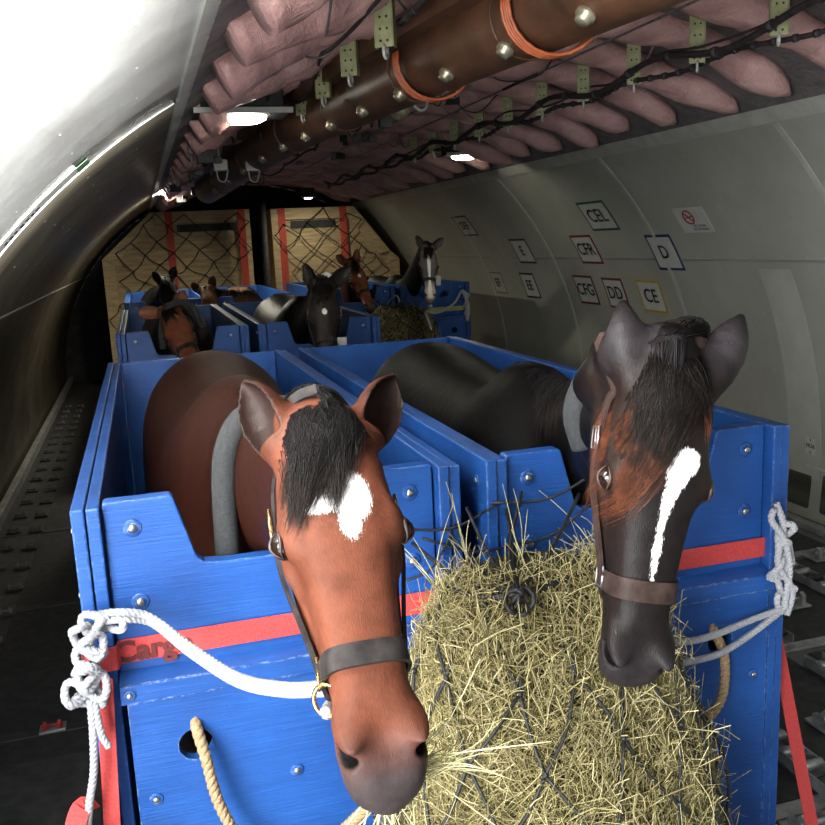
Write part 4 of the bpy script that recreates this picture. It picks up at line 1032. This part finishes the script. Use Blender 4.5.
b.build('lettering', M_ink, o)
# perforated grilles
M_grille = mat('perforated_metal', (.03, .03, .03), .5, .3); t = NT(M_grille); vo = t.new('ShaderNodeTexVoronoi'); vo.inputs['Scale'].default_value = 62; vo.inputs['Randomness'].default_value = .0
t.link(t.coord((1, 1, 1)), vo.inputs[0]); t.set('Base Color', t.ramp(vo.outputs['Distance'], [(.34, (.004, .004, .004)), (.42, (.10, .10, .085))]))
for i, y in enumerate((4.90, 5.24, 5.60, 5.95)):
    mb = MB(); vs, fs = [], []; out = []
    for a, b_ in ((-.115, 1), (.115, 1), (.115, -1), (-.115, -1)):
        for r in range(5):
            q = (r/4)*PI/2; cx, cz = (a-math.copysign(.02, a)), b_*.118
            ang = {(-1, 1): PI/2, (1, 1): 0, (1, -1): -PI/2, (-1, -1): PI}[(int(math.copysign(1, a)), b_)]
            aa = ang+PI/2-q if True else 0
            out.append((cx+.02*math.cos(aa), cz+.02*math.sin(aa)))
    p, u, v, n = frame_on(wr, CR, 94.6, y)
    P_ = [p+n*.004+u*a+v*c for a, c in out]; Pb = [x-n*.006 for x in P_]; m_ = len(P_)
    mb.add(P_+Pb, [tuple(range(m_))]+[(j, (j+1) % m_, m_+(j+1) % m_, m_+j) for j in range(m_)])
    o = mb.build('vent_grille', M_grille); tag(o, 'dark perforated vent grille in a row at the foot of the right wall', 'grille', 'vent grilles at the foot of the right wall')
# pale marking strip with a green square on the left wall
p0, p1 = wl(37.5, 3.92, .005), wl(49, 3.92, .005); mb = MB(); strip(mb, wl, 37.6, 49, 3.78, 3.96, .005, 14, 0)
o = mb.build('marking_strip', M_strip); tag(o, 'pale strip with dark marks on the curved left wall', 'sign')
mb = MB(); strip(mb, wl, 37.6, 38.7, 3.78, 3.96, .0075, 3, 0); mb.build('green_square', mat('green_print', (.05, .14, .06), .5), o)
mb = MB()
for i, (a, w_) in enumerate(((42.6, .4), (43.2, .3), (43.7, .35), (44.3, .4), (45.0, .3), (45.5, .35), (46.1, .3))):
    strip(mb, wl, a, a+w_, 3.84, 3.91+.02*(i % 2), .0075, 2, 0)
mb.build('lettering', M_ink, o)

# ------------------------------------------------------------------ ceiling fittings
M_pink = mat('pink_insulation_film', (.50, .27, .26), .36, 0, .5); t = NT(M_pink); v_ = t.coord((1, 1, 1)); n_ = t.noise(v_, 5, 6, .6, .6); n2 = t.noise(v_, 26, 4, .6, 1.)
t.set('Base Color', t.ramp(n_, [(.3, (.44, .24, .23)), (.55, (.62, .36, .34)), (.8, (.76, .53, .49))])); t.set('Normal', t.bump(n_, .6, .05, t.bump(n2, .5, .012)))
M_green = worn('green_primer', (.24, .25, .12), (.40, .40, .22), .5, .1, 18)
M_wire = worn('dark_wire', (.014, .012, .012), (.05, .035, .038), .6, 0, 30)
M_rod = worn('grey_rod', (.20, .20, .20), (.38, .37, .36), .4, .6, 20)
M_duct = worn('brown_duct', (.040, .018, .009), (.11, .050, .026), .42, .0, 5, (1, 1, 1), .25, .01)
M_boxg = worn('grey_box', (.09, .09, .09), (.22, .22, .21), .5, .2, 10)
M_paint = worn('pale_box', (.35, .35, .33), (.55, .55, .52), .5, .1, 10)
def pillow(xa, xb, y, r, seed, label, grp, blunt=False):
    rng = np.random.default_rng(seed); n = 28; vs, k = [], 14; xs = np.linspace(xa, xb, n+1)
    for i, x in enumerate(xs):
        e = min(i, n-i)/2.0; rr = r*math.sqrt(max(.02, 1-(1-min(1, e/1.6))**2)) if not (blunt and i < n/2) else r; rr *= 1+.06*math.sin(i*1.1+seed)+.05*math.sin(i*.6+seed*2)
        c = ct(x, y+.014*math.sin(i*.35+seed), .05+.015*math.sin(i*.3+seed*3)); rad = norm(V([x-CT[0], 0, c[2]-CT[1]]))
        for j in range(k):
            a = 2*PI*j/k; w = 1+.06*math.sin(a*3+i*1.3+seed); vs.append(c+V([0, 1., 0])*rr*1.05*w*math.cos(a)+rad*rr*.8*w*math.sin(a))
    fs = [(i*k+j, i*k+(j+1) % k, (i+1)*k+(j+1) % k, (i+1)*k+j) for i in range(n) for j in range(k)]+[tuple(range(k))[::-1], tuple(range(n*k, n*k+k))]
    mb = MB(); mb.add(vs, fs, True); o = mb.build('insulation_pad', M_pink); return tag(o, label, 'insulation', grp)
fr = [.85+.53*k for k in range(26)]
for k, y in enumerate(fr):
    pillow(1.55, 3.32+.04*math.sin(k*2.), y, .098, k, 'pink wrinkled insulation pad right of the brown duct, across the ceiling', 'insulation pads right of the duct')
    pillow(.33, 1.15, y, .105, k+50, 'pink wrinkled insulation pad left of the brown duct, across the ceiling', 'insulation pads left of the duct', True)
    if k < 0: pillow(.34, 1.05, y+.26, .085, k+90, 'pink wrinkled insulation pad left of the brown duct, across the ceiling', 'insulation pads left of the duct')
def bracket(x, y, z0, z1, rot, label, grp):
    mb = MB(); w = .030; n = 0
    c = bmesh.new()
    mb.box(x-.004, y-w, z0, x+.004, y+w, z1, .002); mb.box(x-.004, y-w-.004, z0, x+.03, y-w, z1, .001); mb.box(x-.004, y+w, z0, x+.03, y+w+.004, z1, .001); c.free()
    root = mb.build('hanger_bracket', M_green); tag(root, label, 'bracket', grp)
    b = MB()
    for z in np.linspace(z0+.02, z1-.02, 6):
        for s in (-1, 1): b.lathe((x-.0045, y+s*.012, z), (-1, 0, 0), [(.0045, 0), (.0045, .001)], 8)
    b.build('bolt_hole', M_black, root); b = MB(); b.torus((x+.01, y, z0-.012), (0, 1, 0), .022, .006, 16, 6); b.build('pipe_clamp', M_paint, root)
    root.rotation_euler.z = rot; return root
for k in range(4, 14):
    y = fr[k]+.10; bracket(2.42, y, .70, ct(2.42, y)[2]-.02, 1.0, 'green primed hanger bracket above the cable bundle, right ceiling', 'green hanger brackets on the right')
    bracket(.86, y+.02, .64, ct(.86, y)[2]-.02, 1.0, 'green primed hanger bracket left of the brown duct', 'green hanger brackets on the left')
def cable(name, pts, r, label, m=None, clips=None, n=8, wrap=False):
    P = smooth_path(pts, 8); mb = MB(); mb.tube(P, r, n)
    o = mb.build(name, m or M_wire); tag(o, label, 'cable')
    if clips:
        for i in range(2, len(P)-1, clips): b = MB(); b.tube([P[i], P[i]*.6+P[i+1]*.4], r*1.45, 8); b.build('cable_clip', M_black, o)
    return o
ca = [(2.37, y, .72+(.045 if i % 2 else -.02)) for i, y in enumerate(np.arange(2.2, 12, .55))]
cable('cable_bundle', ca, .015, 'thick dark cable bundle sagging along the right ceiling', clips=5)
cable('cable_bundle', [(2.46-.10*(i % 2)*.3+.30*max(0, (4.0-y)/1.5)*.5, y, .70+(.02 if i % 2 else 0)) for i, y in enumerate(np.arange(2.2, 12, .4))], .011, 'ribbed black cable with tight clips below the green brackets', clips=2)
cable('cable_bundle', [(2.42+.05*math.sin(y*3), y, .76+.02*math.sin(y*7)) for y in np.arange(2.3, 9, .3)], .006, 'thin wavy black cable above the ribbed cable')
cable('rod', [(2.16, 2.2, .86), (2.16, 12, .80)], .006, 'thin grey rod along the ceiling nearest the ribbed cable', M_rod, 12)
cable('rod', [(1.92, 2.2, .88), (1.85, 12, .80)], .006, 'thin grey rod along the ceiling nearest the brown duct', M_rod, 12)
cable('cable_bundle', [(.95+.04*math.sin(y*4), y, .74+.03*math.sin(y*6)) for y in np.arange(2.2, 11, .3)], .010, 'black cable left of the brown duct in the middle of the left ceiling', clips=4)
cable('cable_bundle', [(.80+.05*math.sin(y*3+1), y, .72+.03*math.sin(y*5+1)) for y in np.arange(2.2, 11, .3)], .007, 'thin black cable over the left green brackets')
cable('cable_bundle', [(.62+.05*math.sin(y*4+2), y, .69+.03*math.sin(y*5)) for y in np.arange(3.6, 11, .3)], .008, 'black cable nearest the left wall, behind the lamp')
cable('cable_bundle', [(1.45+.05*math.sin(y*4+2), y, .76+.03*math.sin(y*5)) for y in np.arange(3.2, 12, .3)], .009, 'dark cable running just right of the brown duct')
# the brown duct
dp = smooth_path([(1.30, 1.0, .62), (1.23, 2.2, .64), (1.14, 3.3, .655), (1.03, 4.4, .655), (.92, 5.6, .65), (.80, 7.2, .60), (.72, 9.2, .56)], 10)
mb = MB(); mb.tube(dp, .125, 24); duct = mb.build('air_duct', M_duct); tag(duct, 'large brown air duct running along the ceiling', 'duct')
mb = MB(); mb.tube([p+V([-.135, 0, .085]) for p in dp], 1, flat=(.055, .035), up=(0, 0, 1)); mb.build('side_flange', M_duct, duct)
M_lug = worn('dull_brass_lug', (.28, .25, .17), (.50, .46, .34), .35, .7, 30)
L_ = 0
for i in range(6, len(dp)-4, 4):
    p = dp[i]; b = MB(); d = norm(V([-.62, -.1, -.78])); b.lathe(p+d*.118, d, [(.028, 0), (.028, .018), (.020, .022), (.020, .034), (.0, .036)], 14); b.build('duct_lug', M_lug, duct)
    if i % 8 == 6: b = MB(); b.torus(p, norm(dp[i+1]-p), .126, .004, 32, 6); b.build('duct_clamp', M_duct, duct)
for i, dx in ((14, 0), (22, .02)):
    b = MB(); p = dp[i]+V([.17, .0, -.03]); b.lathe(p, (.9, 0, -.4), [(.03, 0), (.03, .03), (.022, .035), (.022, .06), (.012, .062)], 14); b.build('drain_stub', M_lug, duct)
b = MB(); p = dp[30]+V([.26, 0, -.02]); b.lathe(p, (.2, -1, -.2), [(.055, 0), (.06, .01), (.055, .03), (.0, .032)], 18); b.build('end_cap', M_lug, duct)
mb = MB(); mb.torus(dp[30]+V([.36, -.05, .0]), (.3, -1, .1), .040, .008, 22, 8); tag(mb.build('pipe_ring', M_paint), 'white open pipe ring hanging right of the brown duct', 'pipe clamp')
M_orange = worn('orange_cable', (.30, .06, .02), (.50, .14, .05), .45, 0, 20)
for i0, lab in ((12, 'orange brown cables wrapped under the near end of the duct'), (20, 'orange brown cables wrapped under the middle of the duct')):
    mb = MB()
    for j in range(4):
        ax = norm(dp[i0+1]-dp[i0]); c = dp[i0]+ax*.014*j; u_ = norm(V([1, 0, 0])-ax*ax[0]); w_ = -np.cross(u_, ax)
        mb.tube([c+(u_*math.cos(a)+w_*math.sin(a))*.143+ax*.07*math.sin(a*.5) for a in np.linspace(-.5, PI+.2, 16)], .0055, 6)
    tag(mb.build('wrapped_cable', M_orange), lab, 'cable')
# clutter of small units at the far left ceiling
rg = np.random.default_rng(31)
units = []
for i in range(80):
    y = rg.uniform(5.6, 11.5); x = rg.uniform(.38, 1.0) if i % 3 else rg.uniform(1.3, 2.2); s = rg.uniform(.02, .055); z = ct(x, y)[2]-rg.uniform(.10, .26)
    mb = MB(); mb.box(x-s, y-s*.8, z, x+s, y+s*.8, z+s*rg.uniform(1, 2), .004); o = mb.build('equipment_box', [M_boxg, M_black, M_boxg, M_black, M_black][i % 5]); tag(o, 'small equipment box among the wiring under the dark far ceiling', 'box', 'equipment boxes under the far ceiling')
    b = MB(); b.tube([(x, y, z+s), (x, y, ct(x, y)[2])], .006, 6); b.build('mounting_rod', M_rod, o)
for i, (x, y) in enumerate(((.58, 6.2), (.80, 6.3))):
    mb = MB(); mb.box(x-.045, y-.04, .50, x+.045, y+.04, .57, .006); o = mb.build('junction_box', M_paint); tag(o, ('pale junction box with a looped wire, left one below the near ceiling lamp', 'pale junction box with a looped wire, right one below the near ceiling lamp')[i], 'box')
    b = MB(); b.tube(smooth_path([(x-.03, y-.03, .50), (x-.02, y-.04, .44), (x+.02, y-.04, .43), (x+.045, y-.03, .50)], 6), .005, 6); b.build('wire_loop', M_paint, o)
    b = MB(); b.tube([(x, y, .57), (x, y, ct(x, y)[2])], .008, 6); b.build('mounting_rod', M_rod, o)
rg2 = np.random.default_rng(77)
for i in range(34):
    y = rg2.uniform(2.6, 9); x = rg2.choice([rg2.uniform(.45, 1.02), rg2.uniform(1.45, 2.7)]); z = ct(x, y)[2]-.10; a, b_ = rg2.normal(0, .16, 2)
    mb = MB(); mb.tube(smooth_path([(x, y, z+.04), (x+a*.5, y+b_*.3, z-.07), (x+a, y+b_, z-.05), (x+a*1.2, y+b_*1.6, z+.05)], 7), .0045, 6)
    tag(mb.build('loose_wire', [M_wire, M_rod, M_boxg][i % 3]), 'thin wire looping between the ceiling insulation pads', 'wire', 'loose wires under the ceiling')
# lamps
M_lamp = mat('lamp_lens', (1, 1, 1), .3); NT(M_lamp).b.inputs['Emission Color'].default_value = (1, .97, .82, 1); M_lamp.node_tree.nodes['Principled BSDF'].inputs['Emission Strength'].default_value = 14
def ceiling_lamp(x, y, z, s, label, power):
    root = empty('ceiling_lamp', (x, y, z), label, 'lamp')
    mb = MB(); mb.box(x-.15*s, y-.10*s, z+.0, x+.15*s, y+.10*s, z+.012, .003); mb.box(x-.13*s, y-.08*s, z+.012, x+.13*s, y+.08*s, z+.20*s, .01); mb.build('housing', M_black, root)
    mb = MB(); mb.box(x-.155*s, y-.105*s, z-.006, x+.155*s, y-.095*s, z+.02, .002); mb.build('front_lip', M_paint, root)
    mb = MB(); n = 24; vs = []
    for r, h in ((1, 0), (.96, -.012), (.7, -.022), (.01, -.026)):
        for q in range(n): vs.append((x+.085*s*r*math.cos(2*PI*q/n), y+.07*s*r*math.sin(2*PI*q/n), z-.001+h*s))
    mb.add(vs, [(i*n+j, i*n+(j+1) % n, (i+1)*n+(j+1) % n, (i+1)*n+j) for i in range(3) for j in range(n)]+[tuple(range(3*n, 4*n))], True); mb.build('lens', M_lamp, root)
    l = bpy.data.lights.new('lamp_light', 'AREA'); l.shape = 'DISK'; l.size = .15*s; l.energy = power; l.color = (1, .93, .75); lo = bpy.data.objects.new('lamp_light', l); COL.objects.link(lo); lo.parent = root; lo.location = (0, 0, -.04)
    return root
ceiling_lamp(.545, 4.58, .625, 1.5, 'bright oval ceiling lamp nearest the left wall seam, biggest of the lamps', 1.8)
ceiling_lamp(.35, 10.6, .66, 1.8, 'small bright ceiling lamp over the left crate', 110)
ceiling_lamp(2.92, 7.9, .72, 1.4, 'bright ceiling lamp beside the right wall seam', 3)
ceiling_lamp(2.45, 13.2, .66, .7, 'small faint ceiling lamp over the right crate', 7)
# ------------------------------------------------------------------ far stalls, horses and crates
def shifted(proto, dx, dy, label):
    c = copy_tree(proto); c.location = (proto.location[0]+dx, proto.location[1]+dy, proto.location[2]); c['label'] = label; return c
Y2, Y3, DX3 = 5.95, 9.75, 2.07
shifted(stall_a, 0, Y2-STY, 'blue timber stall in the second row, on the left')
shifted(stall_b, 0, Y2-STY, 'blue timber stall in the second row, on the right')
shifted(stall_a, 0, Y3-.15-STY, 'blue timber stall in the far left row, beside the left wall')
shifted(stall_b, 0, Y3-.15-STY, 'blue timber stall in the far left row, right hand one')
shifted(stall_a, DX3, Y3-STY, 'blue timber stall in the far right row, left of the small hay heap')
shifted(stall_b, DX3, Y3-STY, 'blue timber stall in the far right row, under the grey faced horse')
pallet(-.30, 1.66, Y2-.2, Y2+2.62, 'flat metal pallet under the second row of stalls')
pallet(-.30, 1.66, Y3-.35, Y3+2.45, 'flat metal pallet under the far left stalls')
pallet(DX3-.30, DX3+1.66, Y3-.2, Y3+2.62, 'flat metal pallet under the far right stalls')
wrap_strap(-.180, 1.540, Y2, Y2+2.5, -.825, 'red webbing strap across the second row of stalls')
M_yel = worn('yellow_green_webbing', (.30, .32, .12), (.48, .50, .24), .75, 0, 120)
wrap_strap(DX3-.180, DX3+1.540, Y3, Y3+2.5, -.80, 'yellow green webbing strap across the far right stalls', M_yel)
def cpx(px, py, d): return ((px-412.5)/895*d, (py-412.5)/895*d, d)
M_bay2 = coat_mat('reddish_bay_coat', (.035, .013, .008), (.16, .052, .026), (.05, .035, .032), .515, .42, (.25, .10, .06), .1)
M_blk = coat_mat('black_coat', (.007, .006, .006), (.020, .016, .015), (.03, .024, .024), .50, .40, (.03, .025, .025), .05)
M_grey = coat_mat('grey_face_coat', (.010, .009, .009), (.12, .11, .11), (.42, .34, .27), .40, .45, (.10, .08, .075), .1)
M_chest = coat_mat('chestnut_coat', (.16, .075, .035), (.22, .10, .05), (.10, .06, .05), .515, .45, (.10, .05, .03), .1)
def star(ca, cw, ra, rw): return lambda a, d, w: np.where(d > -.03, (1-np.sqrt(((a-ca)/ra)**2+((w-cw)/rw)**2))*min(ra, rw), -.1)
def blaze(a, d, w): return np.where((d > -.03) & (a > .1) & (a < .60), np.interp(a, [.1, .2, .35, .45, .6], [.022, .018, .010, .016, .03])-np.abs(w), -.1)
far = [
 ('bay_horse', 'small bay horse with lowered head in the left stall of the second row', cpx(168, 308, 5.75), cpx(206, 392, 5.30), .25, .235, Y2+.25, -.42, M_bay2, [ear(-1, d=(-.55, .1, 1.0), o=(.3, .8, .4)), ear(1, d=(-.9, .0, .6), o=(0, .8, .6))], None),
 ('dark_horse', 'black horse with a tiny white star in the right stall of the second row', cpx(322, 284, 5.20), cpx(328, 384, 4.90), .06, 1.125, Y2+.25, -.40, M_blk, [ear(-1, d=(-1, .1, .35), o=(0, .6, .8)), ear(1, d=(-.75, .1, .85), o=(.2, .8, .5))], star(.205, .006, .020, .014)),
 ('bay_horse', 'reddish bay horse half hidden behind the black horse, far right row', cpx(352, 262, 9.35), cpx(378, 322, 9.05), .25, DX3+.235, Y3+.25, -.36, M_bay2, [ear(-1), ear(1)], star(.20, .01, .022, .016)),
 ('grey_horse', 'dark horse with a pale grey blazed face in the far right stall', cpx(428, 247, 9.25), cpx(431, 306, 9.0), .04, DX3+.90, Y3+.35, -.44, M_grey, [ear(-1, d=(-1, 0, .5), o=(0, .5, 1)), ear(1, d=(-.8, 0, .9), o=(0, .5, 1))], blaze),
 ('dark_horse', 'dark horse with only ears and mane showing, far left row', cpx(165, 279, 9.35), cpx(176, 335, 9.05), .1, .235, Y3+.1, -.40, M_blk, [ear(-1, d=(-1, 0, .5)), ear(1, d=(-1, 0, .5))], None),
 ('chestnut_horse', 'light chestnut horse in the far left row, right hand stall', cpx(205, 289, 9.35), cpx(222, 345, 9.05), .1, 1.125, Y3+.1, -.47, M_chest, [ear(-1, d=(-1, 0, .5)), ear(1, d=(-1, 0, .5))], None)]
for i, (nm, lab, Pc, Mc, yaw, bx, y0, top, M, ears, mk) in enumerate(far):
    ps = Pose(Pc, Mc, yaw); rt, nk = horse(nm, lab, ps, bx, y0, top, M, ears, mk, .008 if i < 2 else .010, coarse=.03)
    if i != 5:
        forelock(ps, rt, 260, M_blackhair, (-.05, .05), lambda r: (r.uniform(.10, .20), r.uniform(-.06, .05)), 20+i, .014, .0022)
    mane(nk, rt, 420, M_blackhair, 1 if i != 1 else -1, 30+i, .8, .003)
    if i < 4: halter(ps, ['dark halter on the small bay horse, second row', 'black halter with brass buckles on the black horse, second row', 'dark halter on the reddish bay horse, far right row', 'dark halter on the grey faced horse, far right'][i], M_leather, M_brass, .375, 0, nk)
    if i == 0: foam_tube([(.10, 6.0, -.62), (.105, 5.98, -.48), (.15, 5.96, -.37), (.22, 5.96, -.33), (.30, 5.98, -.36), (.36, 6.0, -.50)], 'grey foam tube collar round the neck of the small bay horse', .022)
    if i in (1, 3):
        p = ps.w(.30, -.07, .085) if i == 3 else ps.w(.34, -.05, .085); mb = MB(); mb.box(p[0]-.02, p[1]-.003, p[2]-.10, p[0]+.035, p[1]+.003, p[2]+.0, .002)
        o = mb.build('paper_tag', M_paint); tag(o, ['white paper tag hanging beside the black horse, second row', 'white paper tag hanging on the halter of the grey faced horse'][i == 3], 'tag')
lump2 = Lump((2.66, 9.52, 0), -.72, -1.5, [(0, .18, .12, 0, 0), (.15, .36, .22, 0, 0), (.5, .46, .28, 0, -.03), (1, .25, .18, 0, 0)])
hay_bag(lump2, 2600, 'small far heap of hay between the far right stalls', 'hay', (.06, .16), .003, 9, 4)
hay_net(lump2, 'black cord net on the small far hay heap', [(2.5, 9.74, -.66), (2.85, 9.72, -.6)], 0, 0, .006, nv=5, nh=5)
mb = MB(); q = far[3]; g = CAM@V(cpx(431, 306, 9.0))
mb.tube(smooth_path([tuple(g), (2.95, 9.45, -.78), (3.15, 9.55, -.82), (3.38, 9.65, -.74), (3.50, 9.70, -.60)], 6), .016, 8); mb.tube(smooth_path([(3.50, 9.70, -.60), (3.54, 9.68, -.66), (3.56, 9.68, -.80), (3.55, 9.68, -.95)], 6), .026, 8)
for z in (-.66, -.76, -.86): mb.torus((3.55, 9.68, z), (.2, 1, .3), .03, .012, 12, 6)
tag(mb.build('lead_rope', M_white), 'white lead rope of the grey faced horse, far right', 'rope')
mb = MB(); mb.tube(smooth_path([(2.60, 9.70, -.70), (2.68, 9.55, -.60), (2.72, 9.5, -.74)], 5), .010, 6); mb.tube(smooth_path([(2.94, 9.35, -.78), (2.97, 9.3, -.92), (2.99, 9.32, -.98)], 5), .016, 6)
tag(mb.build('white_rope', M_white), 'short white cords hanging above the small far hay heap', 'cord')
# crates
M_batten = worn('pale_wood', (.45, .33, .17), (.68, .52, .30), .7, 0, 5, (1, 1, 6), .2, .003)
M_redf = worn('dull_red_webbing', (.42, .05, .03), (.60, .09, .05), .7, 0, 40)
def crate(poly, y, straps, label, seed, slot):
    """contoured crate: battened plywood front, netted"""
    cx = sum(p[0] for p in poly)/len(poly); root = empty('cargo_crate', (cx, y+.4, -1.98), label, 'crate')
    mb = MB(); mb.prism(poly, 1, y, y+1.4, .01); mb.build('box', M_ply, root)
    n = len(poly); mb = MB()
    for i in range(n):
        p, q = V(poly[i]), V(poly[(i+1) % n]); d = q-p; L = np.linalg.norm(d); d /= L; nn = V([d[1], -d[0]])
        if nn@(V([cx, -.8])-p) < 0: nn = -nn
        w = .17
        a, b, c, e = p, q, q+nn*w-d*w*.5, p+nn*w+d*w*.5
        mb.prism([tuple(a), tuple(b), tuple(c), tuple(e)], 1, y-.035-.002*i, y-.001, .003)
    mb.build('batten_frame', M_batten, root)
    zt = max(p[1] for p in poly)
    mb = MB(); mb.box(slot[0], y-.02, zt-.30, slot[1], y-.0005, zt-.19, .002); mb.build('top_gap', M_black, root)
    st = []
    for sx in straps:
        mb = MB(); mb.box(sx-.055, y-.050, -1.975, sx+.055, y-.046, zt+.005); o = mb.build('crate_strap', M_redf); tag(o, '%s vertical red strap on the %s' % (('left', 'right')[straps.index(sx)], label.split(',')[0]), 'strap')
    rng = np.random.default_rng(seed); mb = MB(); xs = [p[0] for p in poly]; x0, x1 = min(xs), max(xs)
    def inside(x, z):
        c = False; j = n-1
        for i in range(n):
            xi, zi = poly[i]; xj, zj = poly[j]
            if (zi > z) != (zj > z) and x < (xj-xi)*(z-zi)/(zj-zi)+xi: c = not c
            j = i
        return c
    G = {}
    for i in range(-1, 14):
        for j in range(-1, 12):
            if (i+j) % 2 == 0: G[i, j] = (x0+.20*i+.03*rng.normal(), y-.075-.02*rng.uniform(), zt-.02-.19*j+.03*rng.normal())
    for (i, j), p in G.items():
        for di in (1, -1):
            q = G.get((i+di, j+1))
            if q and inside(p[0], p[2]) and inside(q[0], q[2]): m_ = (V(p)+V(q))/2+V([rng.normal(0, .02), 0, -.015]); mb.tube(smooth_path([p, m_, q], 3), .0075, 5)
    tag(mb.build('cargo_net', M_cord), 'dark diamond cargo net over the %s' % label.split(',')[0], 'net')
    return root
YC = 14.0
crate([(-.50, -1.9), (1.68, -1.9), (1.68, .56), (.24, .56), (-.50, -.09)], YC, [.49, 1.55], 'plywood crate with a cut corner, at the left far end', 3, (.60, 1.45))
crate([(2.00, -1.9), (4.00, -1.9), (4.00, -.28), (3.86, -.16), (3.30, .55), (2.00, .55)], YC, [2.16, 3.12], 'darker plywood crate with a cut corner, at the right far end', 4, (2.3, 3.0))
pallet(-.5, 1.72, YC-.1, YC+1.5, 'flat metal pallet under the left far crate'); pallet(1.98, 3.95, YC-.1, YC+1.5, 'flat metal pallet under the right far crate')
mb = MB(); mb.lathe((1.83, 13.6, FL), (0, 0, 1), [(.05, 0), (.05, 2.75)], 12); tag(mb.build('support_pole', M_black), 'black upright pole between the two far crates', 'pole')
# ------------------------------------------------------------------ light: open hold doors behind the camera, plus two added fill lamps
wd = bpy.data.worlds.new('daylight'); SC.world = wd; wd.use_nodes = True; nt = wd.node_tree; bg = nt.nodes['Background']
bg.inputs[0].default_value = (.86, .93, 1., 1); bg.inputs[1].default_value = .33
def area(name, loc, to, sx, sy, e, col=(1, 1, 1), spread=180):
    l = bpy.data.lights.new(name, 'AREA'); l.shape = 'RECTANGLE'; l.size, l.size_y = sx, sy; l.energy = e; l.color = col; l.spread = math.radians(spread)
    o = bpy.data.objects.new(name, l); COL.objects.link(o); o.location = loc; o.rotation_euler = (Vector(to)-Vector(loc)).to_track_quat('-Z', 'Y').to_euler(); return o
area('side_door_daylight', (-2.3, -.9, .5), (3.0, 3.2, -.1), 2.4, 2.0, 215, (.95, .98, 1.), 125)
area('nose_door_daylight', (.3, -2.8, 1.0), (.9, 2.0, -.7), 2.2, 1.6, 19, (.96, .98, 1.))
area('ceiling_fill', (-1.9, -.9, -1.5), (2.4, 3.4, 1.0), 2.2, 1.4, 34, (1, .98, .94), 100)  # added lamp aimed upward to brighten the ceiling pads
def spot(name, loc, to, e, ang, blend, r, col=(1, 1, 1)):
    l = bpy.data.lights.new(name, 'SPOT'); l.energy = e; l.spot_size = math.radians(ang); l.spot_blend = blend; l.shadow_soft_size = r; l.color = col
    o = bpy.data.objects.new(name, l); COL.objects.link(o); o.location = loc; o.rotation_euler = (Vector(to)-Vector(loc)).to_track_quat('-Z', 'Y').to_euler(); return o
spot('left_wall_fill_spot', (.15, -.3, .05), (-.45, 1.75, .46), 6600, 38, .9, .12, (1, .99, .97))  # added spot near the eye point, whitens the near left wall
SC.view_settings.exposure = .46
# ------------------------------------------------------------------ finish
setup_camera()
SC.view_settings.view_transform = 'Standard'; SC.view_settings.look = 'None'; SC.view_settings.gamma = 1; SC.view_settings.use_curve_mapping = False
for o in list(SC.objects):
    if o.parent is None and o.type != 'CAMERA': o.location.z += LIFT
